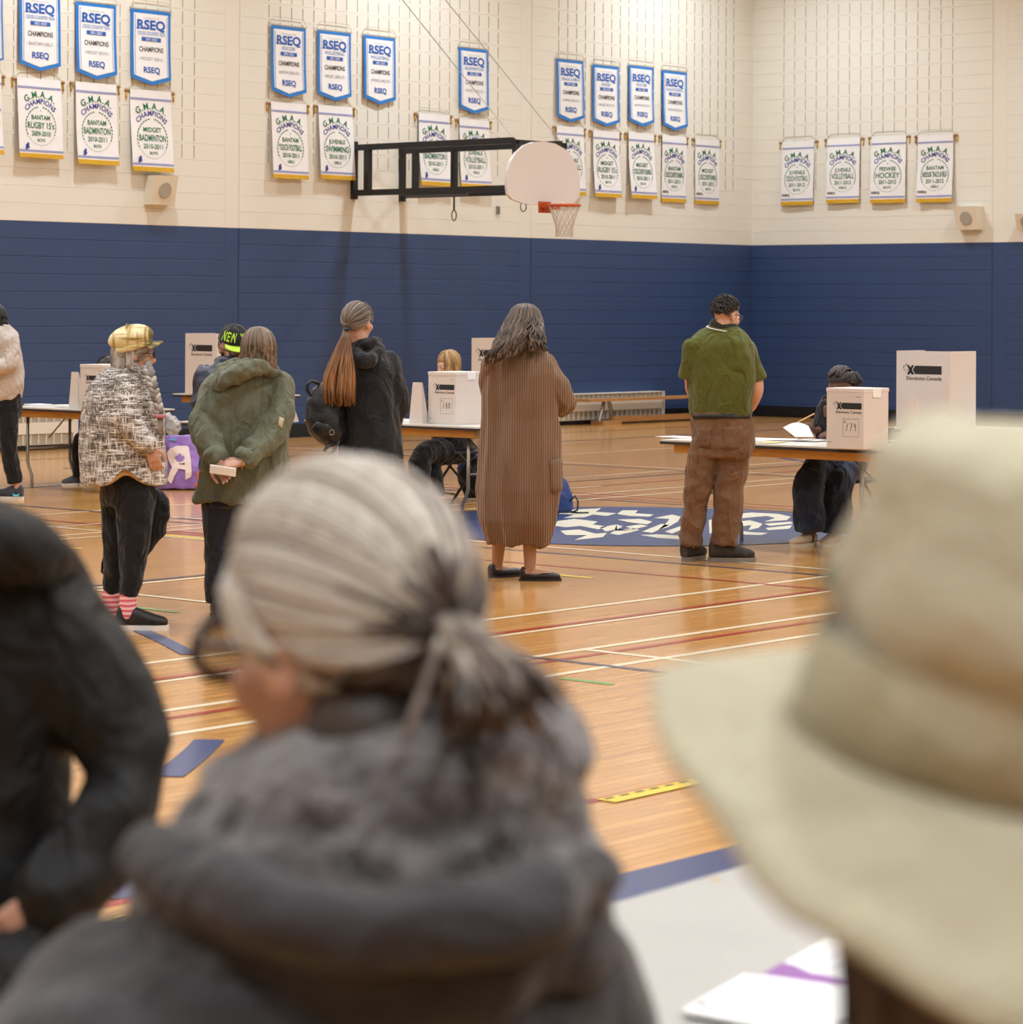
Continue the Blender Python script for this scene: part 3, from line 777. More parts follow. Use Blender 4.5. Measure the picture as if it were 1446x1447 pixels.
# wall loudspeakers ----------------------------------------------------
M_spk = mat('speaker_beige', (226, 216, 198), 0.5)
M_grl = mat('speaker_grille', (178, 172, 160), 0.6, 0.15, 200)
def speaker(uL, uR, vT, vB, wallf, ax, nrm, label):
    um = (uL + uR) / 2; a0, a1 = wallf(uL, vT)[0], wallf(uR, vT)[0]; W = abs(a1 - a0) * .86; zt = wallf(um, vT)[1]; zb = wallf(um, vB)[1]
    org = court((a0 + a1) / 2, 0, zb) if wallf is onwall else court(0, (a0 + a1) / 2, zb)
    th = thing('wall_speaker', label, 'speaker', org, 'wall speakers')
    h = zt - zb
    prof = [(0, 0), (.13, 0.0), (.20, h), (0, h)]
    obj('cabinet', [extrude_poly(prof, org - ax * W / 2, nrm, UP, ax * W)], M_spk, th)
    c = org + nrm * .168 + UP * h * .5; d = (nrm * h - UP * .07).normalized(); sd = ax; u2 = (UP * h + nrm * .07).normalized()
    obj('grille', [tube([c - d * .01, c + d * .006, c + d * .009], [W * .27, W * .27, W * .25], 24, side=sd)], M_grl, th)
speaker(201, 239, 249, 290, onwall, E1, E2, 'beige box speaker on the wall under the left banners')
speaker(1356, 1392, 292, 325, onend, E2, -E1, 'beige box speaker on the end wall')
speaker(1442, 1476, 303, 325, onend, E2, -E1, 'beige box cut off by the right picture edge')

# basketball hoop ------------------------------------------------------
M_hblk = mat('hoop_steel_black', (22, 22, 24), 0.4)
M_board = mat('backboard_white', (228, 224, 226), 0.35, 0.02)
M_orange = mat('rim_orange', (196, 84, 36), 0.4)
M_net = mat('net_cord', (196, 184, 172), 0.8)
s1 = onwall(499, 209)[0]; s2 = onwall(567, 212)[0]
zT, zBm = onwall(499, 209)[1], onwall(499, 273)[1]
sc = (s1 + s2) / 2
def proj(p):
    x = p.x / p.y * F; y = (EYE - p.z) / p.y * F
    return CX + x - ROLL * y, HOR + y + ROLL * x
Lb = 1.0
while proj(court(sc, Lb, 3))[0] < 767: Lb += .01
o0 = court(sc, 0, zBm)
hoop = thing('basketball_hoop', 'basketball hoop with white fan backboard on black wall bracket', 'basketball hoop', o0)
for s in (s1, s2):
    obj('wall_plate', [box(court(s, .025, (zT + zBm) / 2), (.045, .025, (zT - zBm) / 2 + .08), E1)], M_hblk, hoop)
    for z in (zT, zBm):
        obj('arm_bar', [box(court(s, Lb / 2 - .05, z), (Lb / 2 - .05, .038, .038), E2)], M_hblk, hoop)
    for t in (.26, .95 if s == s2 else .28):
        obj('arm_post', [box(court(s, t, (zT + zBm) / 2), (.035, .035, (zT - zBm) / 2), E2)], M_hblk, hoop)
obj('board_frame', [box(court(sc, Lb - .06, z), (abs(s1 - s2) / 2 + .05, .03, .03), E1) for z in (zT - .02, zBm + .05)] + [box(court(s, Lb - .06, (zT + zBm) / 2), (.03, .03, (zT - zBm) / 2), E2) for s in (s1, s2)], M_hblk, hoop)
def half_w(u):
    lo, hi = -2.0, 2.0
    for _ in range(40):
        m = (lo + hi) / 2
        if proj(court(sc - m, Lb, 3))[0] < u: lo = m
        else: hi = m
    return lo
xl, xr = half_w(715), half_w(818)
Yb = court(sc, Lb).y
zb0, zb1 = P(767, 290, Yb).z, P(767, 200, Yb).z
fan = []
hw = (xr - xl) / 2; xm = (xl + xr) / 2; hb = zb1 - zb0
for x, y in [(-.36, 0), (-.62, .02), (-.86, .07), (-.97, .14), (-1, .25), (-1, .38), (-.97, .52), (-.9, .66), (-.76, .80), (-.56, .91), (-.3, .98), (0, 1.0)]:
    fan.append((x, y))
fan = fan + [(-x, y) for x, y in reversed(fan[:-1])]
bo = court(sc - xm, Lb - .02, zb0)
obj('backboard', [extrude_poly([(x * hw, y * hb) for x, y in fan], bo, E1, UP, E2 * .04)], M_board, hoop)
rc = court(sc - xm, Lb + .02 + .33, zb0 + .0); rr = .195
rc = rc + UP * (P(797, 290, rc.y).z - rc.z)
ringp = [rc + E1 * rr * math.cos(a) + E2 * rr * math.sin(a) for a in [2 * math.pi * i / 28 for i in range(29)]]
rim = obj('rim', [tube(ringp, .014, 8, cap=False)], M_orange, hoop, True)
obj('rim_bracket', [box(rc - E2 * .26 + UP * -.005, (.09, .07, .022), E1), box(rc - E2 * .32 - UP * .02, (.11, .012, .07), E1), box(rc - E2 * .2 - UP * .035, (.07, .07, .015), E1)], M_orange, hoop)
net = []
nn = 12; lv = [0, .07, .14, .21, .27, .33, .38]; rv = [1, .86, .73, .62, .55, .53, .54]
for i in range(nn):
    for dr in (1, -1):
        pts = []
        for k in range(len(lv)):
            a = 2 * math.pi * (i + dr * k * .5) / nn
            pts.append(rc + (E1 * math.cos(a) + E2 * math.sin(a)) * rr * rv[k] - UP * (lv[k] + .01))
        net.append(tube(pts, .0045, 4, cap=False))
obj('net', net, M_net, hoop)['kind'] = 'stuff'
for s, zt in ((s1, 6.4), (s2, 6.4)):
    obj('support_cable', [tube([court(s, .05, zt), court(s, Lb - .1, zT + .03)], .006, 5)], M_steel, hoop)
obj('pull_ring', [tube([court(s2, .95, zBm - .03), court(s2, .95, zBm - .22)], .012, 6), tube([court(s2, .95, zBm - .28) + E1 * .045 * math.cos(a) + UP * .07 * math.sin(a) for a in [i * math.pi / 6 for i in range(13)]], .008, 5, cap=False)], M_hblk, hoop)
obj('gas_strut', [tube([court(s1, .95, zBm - .06), court(s1, 2.0, zBm - .06)], .02, 8)], M_steel, hoop)
obj('tie_ring', [tube([court(sc + .35, Lb - .02, zb0 - .03) + E1 * .055 * math.cos(a) + UP * .06 * math.sin(a) for a in [i * math.pi / 8 for i in range(17)]], .007, 5, cap=False)], M_hblk, hoop)
s, z = onwall(703, 297)
o = obj('wall_switch', [box(court(s, .015, z), (.028, .015, .055), E1, bev=.004), box(court(s, .034, z), (.012, .006, .02), E1, bev=.003)], mat('switch_grey', (120, 118, 114), .5)); tag(o, 'small grey switch box on the wall below the hoop bracket', 'switch')

# radiators ------------------------------------------------------------
M_rad = mat('radiator_white', (226, 220, 208), 0.45, 0.03)
M_fin = mat('radiator_fin', (176, 168, 154), 0.6)
def radiator(sa, sb, label):
    c = court((sa + sb) / 2, 0, 0); th = thing('convector_radiator', label, 'radiator', c, 'wall radiators')
    L = sb - sa; H0, H1, D = .06, .44, .16
    def bx(a0, a1, t0, t1, z0, z1): return box(court((a0 + a1) / 2, (t0 + t1) / 2, (z0 + z1) / 2), (abs(a1 - a0) / 2, (t1 - t0) / 2, (z1 - z0) / 2), E1)
    obj('casing', [bx(sa, sb, .002, D - .02, H0, H1 - .012)], M_fin, th)
    obj('middle_band', [bx(sa, sb, D - .02, D, .19, .32)], M_rad, th)
    obj('top_cap', [bx(sa - .01, sb + .01, .002, D + .01, H1 - .012, H1)], M_rad, th)
    obj('end_cap', [bx(sa - .02, sa + .05, .002, D, H0, H1)], M_rad, th); obj('end_cap', [bx(sb - .05, sb + .02, .002, D, H0, H1)], M_rad, th)
    obj('kick_plate', [bx(sa, sb, .002, D - .05, 0, H0)], M_black, th)
    n = int(L / .11); me = None
    for z0, z1 in ((H0 + .01, .185), (.325, H1 - .02)):
        for i in range(n + 1):
            s = sa + L * i / n
            obj('grille_bar', [bx(s - .006, s + .006, D - .02, D - .002, z0, z1)], M_rad, th)
radiator(onwall(104, 600, .1)[0], onwall(104, 600, .1)[0] + 2.6, 'white wall radiator behind the left voting table')
radiator(onwall(934, 590, .1)[0], onwall(934, 590, .1)[0] + 3.3, 'white wall radiator behind the wooden bench')
# bench ----------------------------------------------------------------
M_bw = mat('bench_wood', (188, 138, 84), 0.45, 0.2, 6, stretch=(1, 1, 1))
g0 = G(857, 600); s0, t0 = st_of(g0); t0 = max(t0, .35)
be = thing('gym_bench', 'long low wooden gym bench along the wall by the radiator', 'bench', court(s0, t0))
sEnd = s0 - 3.2
obj('seat_plank', [box(court((s0 + .55 + sEnd) / 2, t0, .355), ((s0 + .55 - sEnd) / 2, .13, .018), E1)], M_bw, be)
obj('lower_beam', [box(court((s0 + sEnd) / 2 - .1, t0, .07), ((s0 - sEnd) / 2, .03, .04), E1)], M_bw, be)
for s in (s0, s0 - 2.35):
    for d in (-1, 1):
        obj('leg', [tube([court(s + d * .05, t0, .34), court(s + d * .17, t0, .02)], .028, 6)], M_steel, be)
    obj('foot_rail', [box(court(s, t0, .03), (.2, .12, .03), E1)], M_wood, be)
# ================================================================== TABLES, BOXES, SCREENS
M_top = mat('table_laminate', (206, 202, 196), 0.4, 0.05, 3)
M_edge = mat('table_edge', (46, 38, 34), 0.5)
M_apron = mat('table_apron_wood', (208, 150, 66), 0.45, 0.14, 5, stretch=(2, 2, 20))
M_leg = mat('table_leg_steel', (142, 134, 124), 0.35, metal=0.7)
M_card = mat('carton_white', (214, 204, 198), 0.7, 0.03, 4)
M_print = mat('carton_ink', (34, 32, 33), 0.7)
M_paper = mat('paper_white', (236, 234, 234), 0.7, 0.02)
M_manila = mat('paper_manila', (222, 196, 140), 0.7)

def table(A, label, L=1.83, W=.76, dl=E2, dw=E1, z=.745, black_leg=False, group='folding tables'):
    A = Vector((A.x, A.y, 0)); c = A + dl * L / 2 + dw * W / 2
    th = thing('folding_table', label, 'table', c, group)
    obj('tabletop', [box(c + UP * (z - .006), (L / 2, W / 2, .006), dl)], M_top, th)
    obj('edge_band', [box(c + UP * (z - .022), (L / 2 + .001, W / 2 + .001, .010), dl)], M_edge, th)
    for q, hx, hy in ((c + dw * (W / 2 - .07), L / 2 - .08, .012), (c - dw * (W / 2 - .07), L / 2 - .08, .012)):
        obj('apron', [box(q + UP * (z - .062), (hx, hy, .03), dl)], M_apron, th)
    for q in (c + dl * (L / 2 - .09), c - dl * (L / 2 - .09)):
        obj('apron', [box(q + UP * (z - .062), (.012, W / 2 - .082, .03), dl)], M_apron, th)
    m = M_black if black_leg else M_leg
    for sg in (-1, 1):
        e = c + dl * sg * (L / 2 - .2)
        fr = [tube([e - dw * (W / 2 - .15) + UP * (z - .09), e + dw * (W / 2 - .15) + UP * (z - .09)], .013, 8), tube([e - dw * (W / 2 - .13) + UP * .36, e + dw * (W / 2 - .13) + UP * .36], .011, 8)]
        b = obj('leg_frame', fr, m, th, True)
        for sw in (-1, 1):
            p = e + dw * sw * (W / 2 - .13); k = -dl * sg
            obj('leg', [tube([p + UP * (z - .04), p + UP * .24, p + k * .03 + UP * .17, p + k * .06 + UP * .12, p + k * .065 + UP * .01, p + k * .065], .0145, 8)], m, th, True)
        obj('brace', [tube([e + UP * .45, e - dl * sg * .3 + UP * (z - .05)], .008, 6)], m, th, True)
    return th
def logo(w):
    """the voting mark, w wide: leaf outline, heavy X, bar with a notch and two words; origin top-left, y up (negative)"""
    o = []
    s = w / 1.0
    lf = [(x * .105 + .075, y * .125 - .115) for x, y in LEAF]
    lf2 = [(x * .083 + .075, y * .098 - .115) for x, y in LEAF]
    n = len(lf)
    o.append(([(a * s, b * s) for a, b in lf + lf2], [(i, (i + 1) % n, n + (i + 1) % n, n + i) for i in range(n)], 1))
    for pl in ([(.09, -.04), (.15, -.04), (.29, -.25), (.21, -.25)], [(.22, -.04), (.28, -.04), (.16, -.25), (.09, -.25)]):
        o.append(([(a * s, b * s) for a, b in pl], [(0, 1, 2, 3)], 0))
    o.append(([(a * s, b * s) for a, b in [(.31, -.05), (1, -.05), (1, -.24), (.31, -.24), (.24, -.145)]], [(0, 1, 2, 3, 4)], 0))
    t = text2d('Elections Canada', .54 * s, -.37 * s, .085 * s, width=.92 * s, bold=.012)
    o.append((t[0], t[1], 0))
    return o
def on_face(g2, org, ax, nrm, eps=.0012):
    return [([Vector(org) + ax * x + UP * y + nrm * eps for x, y in g[0]], g[1], g[2] if len(g) > 2 else 0) for g in g2]
def ballot_box(p, label, number=None, size=(.30, .30, .405)):
    """p: bottom corner of the printed face at its left end"""
    w_, d_, h_ = size; c = p + E2 * w_ / 2 + E1 * d_ / 2
    th = thing('ballot_box', label, 'ballot box', c, 'cardboard ballot boxes')
    obj('carton', [box(c + UP * (h_ / 2 - .001), (w_ / 2, d_ / 2, h_ / 2), E2, bev=.003)], M_card, th)
    obj('lid', [box(c + UP * (h_ - .012), (w_ / 2 + .003, d_ / 2 + .003, .014), E2, bev=.003)], M_card, th)
    g = on_face([(([(x + w_ * .2, y + h_ * .79) for x, y in q[0]]), q[1], q[2]) for q in logo(w_ * .74)], p, E2, -E1)
    if number:
        x0, y0, x1, y1 = w_ * .44, h_ * .20, w_ * .87, h_ * .50; t = .0022
        for a in ((x0, y0, x1, y0 + t), (x0, y1 - t, x1, y1), (x0, y0, x0 + t, y1), (x1 - t, y0, x1, y1), (x0 + .012, y1 - .03, x0 + .02, y1 - .014)):
            g += on_face([([(a[0], a[1]), (a[2], a[1]), (a[2], a[3]), (a[0], a[3])], [(0, 1, 2, 3)], 1)], p, E2, -E1)
        for i, ch in enumerate(number):
            cx = x0 + (x1 - x0) * (.28 + .23 * i); cy = y0 + (y1 - y0) * .33; hh = .042
            st = {'1': [[(.4, 1), (.1, 0)]], '7': [[(0, .95), (.55, 1), (.2, 0)]], '9': [[(.6, .85), (.3, 1), (.08, .75), (.3, .5), (.58, .8), (.45, 0)]], '8': [[(.5, .9), (.2, .95), (.15, .65), (.5, .4), (.45, .05), (.15, .08), (.1, .35), (.5, .7), (.5, .9)]], '0': [[(.3, 1), (.05, .6), (.15, .05), (.45, .05), (.6, .55), (.45, .95), (.3, 1)]]}[ch]
            for pl in st:
                pts = [p + E2 * (cx + (a - .3) * hh * .8) + UP * (cy + b * hh * 1.2) - E1 * .0014 for a, b in pl]
                g.append(tube(pts, .0014, 4) + (0,))
    g += on_face([([(w_ * .8, h_ * .86), (w_ * .9, h_ * .86), (w_ * .9, h_ * .868), (w_ * .8, h_ * .868)], [(0, 1, 2, 3)], 0), ([(.012, h_ * .1), (.04, h_ * .1), (.04, h_ * .108), (.012, h_ * .108)], [(0, 1, 2, 3)], 0)], p, E2, -E1)
    obj('printing', g, [M_print, mat('carton_line', (110, 104, 102), .7)], th)['kind'] = 'stuff'
    obj('tape_seal', [box(c + E2 * (w_ / 2 + .004) + UP * (h_ - .03), (.001, .05, .03), E2)], M_paper, th)
    return th
def screen(p, label, w_=.47, d_=.42, h_=.61):
    """three-panel voting screen; p: bottom left end of the printed panel"""
    th = thing('voting_screen', label, 'voting screen', p + E2 * w_ / 2, 'cardboard voting screens'); t = .004
    obj('front_panel', [box(p + E2 * w_ / 2 + UP * h_ / 2, (w_ / 2, t, h_ / 2), E2)], M_card, th)
    for x in (0, w_):
        obj('side_panel', [box(p + E2 * x + E1 * (d_ / 2 + .004) + UP * h_ / 2, (d_ / 2, t, h_ / 2), E1)], M_card, th)
    g = on_face([([(x + w_ * .14, y + h_ * .84) for x, y in q[0]], q[1], q[2]) for q in logo(w_ * .74)], p, E2, -E1, .0052)
    obj('printing', g, [M_print, mat('carton_line', (110, 104, 102), .7)], th)['kind'] = 'stuff'
    return th
def card_stand(p, label, w_=.2, h_=.33):
    th = thing('card_stand', label, 'card stand', p, 'folded white card stands')
    q = p + E2 * w_
    obj('panel', [extrude_poly([(0, 0), (w_, 0), (w_, h_), (w_ * .28, h_)], p, E2, UP, E1 * .004)], M_card, th)
    obj('panel', [extrude_poly([(0, 0), (w_ * .9, 0), (0, h_ * .98)], q + E1 * .005, (E1 * .9 - E2 * .3).normalized(), UP, E2 * .004)], M_card, th)
def paper(p, w_, l_, ang, label, m=None, z=.7465, name='paper_sheet', n=1, curl=.0, group=None, cat='paper'):
    a = math.radians(ang); ax = Vector((math.cos(a), math.sin(a), 0)); ay = Vector((-math.sin(a), math.cos(a), 0)); c = Vector((p.x, p.y, z))
    V, Fs = [], []
    K = 6; th = .0006 * n + .0006
    for zz in (th, 0):
        for j in range(K + 1):
            for i in range(K + 1):
                x, y = (i / K - .5), (j / K - .5)
                V.append(c + ax * x * w_ + ay * y * l_ + UP * (zz + curl * (x + .5) ** 2))
    M = (K + 1) ** 2
    for j in range(K):
        for i in range(K):
            q = j * (K + 1) + i; f = (q, q + 1, q + K + 2, q + K + 1); Fs.append(f); Fs.append(tuple(M + k for k in reversed(f)))
    per = list(range(K + 1)) + [j * (K + 1) + K for j in range(1, K + 1)] + [K * (K + 1) + i for i in range(K - 1, -1, -1)] + [j * (K + 1) for j in range(K - 1, 0, -1)]
    for k in range(len(per)):
        a_, b_ = per[k], per[(k + 1) % len(per)]; Fs.append((b_, a_, M + a_, M + b_))
    return tag(obj(name, [(V, Fs)], m or M_paper), label, cat, group)
def chair(c, fwd, label, m=None):
    """black steel folding chair; c: floor point under the seat, fwd: direction the sitter faces"""
    m = m or M_black; f = Vector(fwd).normalized(); s = Vector((f.y, -f.x, 0)); c = Vector((c.x, c.y, 0))
    th = thing('folding_chair', label, 'chair', c, 'black folding chairs')
    obj('seat', [box(c + UP * .44, (.2, .2, .012), s, bev=.005)], m, th)
    for sd in (-1, 1):
        o = s * sd * .21
        obj('leg', [tube([c + o + f * .24 + UP * .01, c + o - f * .10 + UP * .46, c + o - f * .2 + UP * .82], .012, 8)], m, th, True)
        obj('leg', [tube([c + o * .93 - f * .26 + UP * .01, c + o * .93 + f * .16 + UP * .44], .011, 8)], m, th, True)
    for z, q in ((.09, f * .2), (.1, -f * .2)): obj('stretcher', [tube([c + q - s * .2 + UP * z, c + q + s * .2 + UP * z], .009, 6)], m, th, True)
    obj('backrest', [box(c - f * .19 + UP * .73, (.2, .012, .09), s, (f * -.25 + UP).normalized(), bev=.005)], m, th)
    return th

ZT_ = .745
# right voting table with box 179
A179 = G(933, 621, ZT_)
table(A179, 'folding table holding ballot box 179 beside the man in a green shirt')
ballot_box(G(1168, 633, ZT_ + .001), 'white ballot box marked 179 beside the seated writer', '179')
card_stand(G(1250, 632, ZT_ + .002) + E1 * .16 + E2 * .02, 'folded white card stand behind ballot box 179', w_=.14, h_=.33)
def tp(u, v): return G(u, v, ZT_)
for k, (u, v, w_, l_, an, lab, m) in enumerate([
    (958, 617.5, .20, .28, 40, 'white sheet at the left end of the table with ballot box 179', M_paper),
    (1072, 622, .21, .28, 20, 'white sheet on the table just right of the brown trousers', M_paper),
    (1090, 625.5, .16, .24, -30, 'manila envelope lying on the table near the seated writer', M_manila),
    (1105, 622, .21, .28, -10, 'loose white sheet among papers in front of the seated writer', M_paper),
    (1148, 623, .3, .24, 50, 'wide white sheet against the left side of ballot box 179', M_paper)]):
    paper(tp(u, v), w_, l_, an, lab, m, z=ZT_ + .0008 + k * .0014, group='papers on the table with box 179')
o = paper(tp(1280, 624) + E1 * .0, .21, .28, 10, 'crumpled white sheet at the right of ballot box 179', M_paper, z=ZT_ + .001, curl=.03)
# screen on the table behind, right
A_rs = G(1250, 604, ZT_)
table(A_rs, 'folding table carrying the right hand voting screen', dw=E1)
screen(G(1263, 606, ZT_ + .001) + E1 * .12 - E2 * .05, 'tall white cardboard voting screen at the right beside the blue end wall', w_=.47, d_=.40)
# table 180
A180 = G(430, 593, ZT_)
table(A180, 'folding table holding ballot box 180', L=1.9)
ballot_box(G(605, 598.5, ZT_ + .001), 'white ballot box marked 180 just left of the brown cardigan', '180', size=(.30, .36, .415))
card_stand(G(583, 598, ZT_ + .002) - E1 * .02 - E2 * .02, 'folded white card stand left of ballot box 180', w_=.14)
paper(G(574, 597, ZT_) + E1 * .1, .12, .16, 30, 'stack of white slips on the table with ballot box 180', n=14, z=ZT_ + .001, cat='paper stack')
# middle screen
pm = P(662, 570, 27.4); pm.z = ZT_
table(pm - E2 * .2 - E1 * .1, 'folding table under the middle voting screen behind the brown cardigan', L=.9)
screen(Vector((pm.x, pm.y, ZT_ + .001)) + E1 * .05, 'white cardboard voting screen half hidden behind the long brown cardigan', h_=.62)
# left screen
A_ls = G(244, 556, ZT_)
table(A_ls, 'folding table with black legs under the left voting screen', L=1.15, black_leg=True)
screen(G(259, 557, ZT_ + .001) + E1 * .03, 'white cardboard voting screen behind the man in the lettered cap', h_=.64)
# left table
A_l = G(4, 574, ZT_)
table(A_l, 'folding table at the left behind the woven jacket', L=1.5)
ballot_box(G(113, 579, ZT_ + .001), 'white cardboard ballot box half hidden by the woven jacket', None)
card_stand(G(97, 577, ZT_ + .002), 'folded white card stand beside the leftmost ballot box', w_=.13)
for k, (u, v, w_, an, n, lab) in enumerate([(42, 573, .18, 45, 16, 'stack of white papers at the end of the left table'), (76, 574, .15, 38, 9, 'short stack of white papers beside the leftmost card stand')]):
    paper(G(u, v, ZT_) + E1 * .1, w_, .2, an, lab, n=n, z=ZT_ + .001, group='paper stacks on the left table', cat='paper stack')
paper(G(84, 575.5, ZT_) + E1 * .03, .1, .12, 38, 'small manila slip on the left table', M_manila, z=ZT_ + .0125)
# side table behind the parka
A_sd = G(413, 597, ZT_) - E2 * .8
table(A_sd, 'short table end showing behind the olive parka', L=.8, W=.5, dw=-E1)
card_stand(G(402, 596, ZT_ + .002), 'small folded white card showing beside the parka sleeve', w_=.1, h_=.13)

# foreground table -------------------------------------------------------
M_gtop = mat('table_grey_laminate', (172, 170, 166), 0.5, 0.06, 4)
N_, L_, B_ = nodes(M_gtop)
tc = N_.new('ShaderNodeTexCoord'); vz = N_.new('ShaderNodeTexNoise'); vz.inputs['Scale'].default_value = 9; vz.inputs['Detail'].default_value = 1
L_.new(tc.outputs['Object'], vz.inputs['Vector']); rr_ = N_.new('ShaderNodeValToRGB'); rr_.color_ramp.elements[0].position = .74; rr_.color_ramp.elements[1].position = .78
L_.new(vz.outputs['Fac'], rr_.inputs[0]); mx = N_.new('ShaderNodeMix'); mx.data_type = 'RGBA'
src = B_.inputs['Base Color'].links[0].from_socket; L_.new(rr_.outputs[0], mx.inputs[0]); L_.new(src, mx.inputs[6]); mx.inputs[7].default_value = hexc(176, 138, 92); L_.new(mx.outputs[2], B_.inputs['Base Color'])
f0 = G(845, 1281, ZT_); f1 = G(1115, 1204, ZT_); f0.z = f1.z = 0
dl = (f1 - f0).normalized(); dw = Vector((dl.y, -dl.x, 0))
ft = thing('registration_table', 'pale grey folding table in the foreground with election papers', 'table', f0 + dl * .5 + dw * .4)
Lf = 1.83; c = f0 - dl * .55 + dl * Lf / 2 + dw * .38
obj('tabletop', [box(c + UP * (ZT_ - .012), (Lf / 2, .38, .012), dl, bev=.004)], M_gtop, ft)
obj('apron', [box(c + UP * (ZT_ - .05), (Lf / 2 - .06, .31, .024), dl)], M_apron, ft)
for sg in (-1, 1):
    for sw in (-1, 1):
        p = c + dl * sg * (Lf / 2 - .2) + dw * sw * .27
        obj('leg', [tube([p + UP * (ZT_ - .06), p + UP * .2, p - dl * sg * .05 + UP * .1, p - dl * sg * .05], .0145, 8)], M_leg, ft, True)
M_purple = mat('print_purple', (142, 92, 158), 0.6); M_dpurple = mat('print_dark_purple', (76, 52, 102), 0.6)
def quad_sheet(corners, z, name, label, m, th=.004):
    pts = [G(u, v, z) for u, v in corners]
    V = pts + [p - UP * th for p in pts]; n = len(pts)
    o = obj(name, [(V, [tuple(range(n)), tuple(range(2 * n - 1, n - 1, -1))] + [(i, n + i, n + (i + 1) % n, (i + 1) % n) for i in range(n)])], m)
    return tag(o, label, 'paper', 'papers on the grey table')
def print_on(o, polys, z, mats):
    g = [([G(u, v, z) for u, v in pl], [tuple(range(len(pl)))], mi) for pl, mi in polys]
    x = obj('printing', g, mats); x.parent = o; x['kind'] = 'stuff'
sh1 = quad_sheet([(1035, 1402), (1166, 1327), (1420, 1360), (1330, 1440)], .7495, 'voter_information_sheet', 'white sheet with a purple printed shape under the booklet', M_paper)
print_on(sh1, [([(1076, 1377), (1106, 1360), (1122, 1363), (1148, 1375), (1164, 1376), (1178, 1381), (1194, 1386), (1212, 1384), (1230, 1388), (1226, 1392), (1205, 1394), (1192, 1391), (1180, 1392)], 0),
               ([(1135, 1357), (1156, 1346), (1157, 1347), (1137, 1358)], 1), ([(1150, 1362), (1190, 1344), (1191, 1345), (1152, 1363)], 1), ([(1172, 1369), (1206, 1352), (1207, 1353), (1174, 1370)], 1)], .7497, [M_purple, M_grey])
sh2 = quad_sheet([(963, 1427), (1052, 1376), (1280, 1410), (1180, 1468)], .757, 'election_booklet', 'white election booklet with a small black tab on the grey table', M_paper, .006)
print_on(sh2, [([(982, 1420), (998, 1414), (1004, 1416), (988, 1422)], 1), ([(1178, 1446), (1228, 1421), (1231, 1423), (1184, 1448)], 0), ([(1046, 1393), (1060, 1386), (1061, 1387), (1048, 1394)], 2)], .7572, [M_dpurple, M_print, M_grey])

# bags on the floor ------------------------------------------------------
M_bag = mat('bag_purple', (146, 112, 190), 0.45, 0.12, 10, 0.4, 14)
M_bagp = mat('bag_print_cream', (232, 214, 212), 0.5); M_bago = mat('bag_print_orange', (214, 112, 60), .5); M_bagb = mat('bag_cyan', (84, 160, 200), .5)
cb = G(258, 693); Yb = cb.y
th = thing('shopping_bag', 'purple shopping bag with a white reversed letter R and maple leaf', 'bag', cb)
def bagpt(u, v, dy=0): return P(u, v, Yb + dy)
rings = []
for v, uL, uR, d in ((697, 221, 291, .10), (690, 219, 293, .15), (665, 221, 291, .15), (640, 225, 287, .10), (622, 230, 283, .05), (615, 233, 281, .03)):
    a, b = bagpt(uL, v, .16), bagpt(uR, v, .16); rings.append(((a + b) / 2, (1, 0, 0), (0, 1, 0), (b - a).length / 2, d))
rings[0] = ((rings[0][0].x, rings[0][0].y, .004),) + rings[0][1:]
solid('bag_body', [loft(rings, 32, 3.2)], M_bag, th, .012, 2, (.012, (8, 8, 8), 3))
def proj_front(u, v, lift=.012):
    """front of the bag body below/above"""
    ks = [(697, .10), (690, .15), (665, .15), (640, .10), (622, .05), (615, .03)]
    d = .03
    for i in range(len(ks) - 1):
        (va, da), (vb, db) = ks[i], ks[i + 1]
        if vb <= v <= va: d = da + (db - da) * (va - v) / (va - vb)
    return P(u, v, Yb + .16 - d - lift)
def subdiv_poly(pl, step=3):
    out = []
    for i in range(len(pl)):
        a, b = pl[i], pl[(i + 1) % len(pl)]; n = max(1, int(math.hypot(a[0] - b[0], a[1] - b[1]) / step))
        out += [(a[0] + (b[0] - a[0]) * k / n, a[1] + (b[1] - a[1]) * k / n) for k in range(n)]
    return out
def bagprint(quads, mi): return [([proj_front(u, v) for u, v in q], [tuple(range(len(q)))], mi) for q in quads]
Rr = [[(238, 650), (236, 640), (240, 634), (246, 644), (244, 650)], [(240, 634), (250, 630), (252, 640), (246, 644)], [(250, 630), (264, 630), (262, 640), (252, 640)],
      [(264, 630), (267, 632), (270, 652), (261, 654), (262, 640)], [(261, 654), (270, 652), (271, 668), (262, 668)], [(262, 668), (271, 668), (270, 674), (262, 678)],
      [(238, 650), (244, 650), (250, 657), (243, 660)], [(250, 657), (252, 656), (262, 657), (262, 664), (243, 660)], [(243, 660), (254, 660), (247, 672), (239, 670)], [(239, 670), (247, 672), (242, 684), (236, 678)], [(246, 644), (252, 640), (262, 640), (261, 654), (252, 656), (250, 657), (244, 650)]]
g = bagprint(Rr, 0) + [([proj_front(254 + x * 8, 648.5 - y * 8.5, .018) for x, y in LEAF], [tuple(range(len(LEAF)))], 3)]
g += bagprint([[(278, 668), (283, 664), (284, 672), (279, 680)], [(275, 684), (284, 680), (283, 690), (277, 692)]], 1) + bagprint([[(236, 621), (250, 619), (248, 623)], [(280, 684), (285, 686), (284, 694), (279, 692)]], 2)
obj('printing', g, [M_bagp, M_bago, M_bagb, M_bag], th)['kind'] = 'stuff'
M_clear = mat('plastic_film', (226, 226, 230), .25, 0.2, 30); nodes(M_clear)[2].inputs['Alpha'].default_value = .75; nodes(M_clear)[2].inputs['Transmission Weight'].default_value = .3
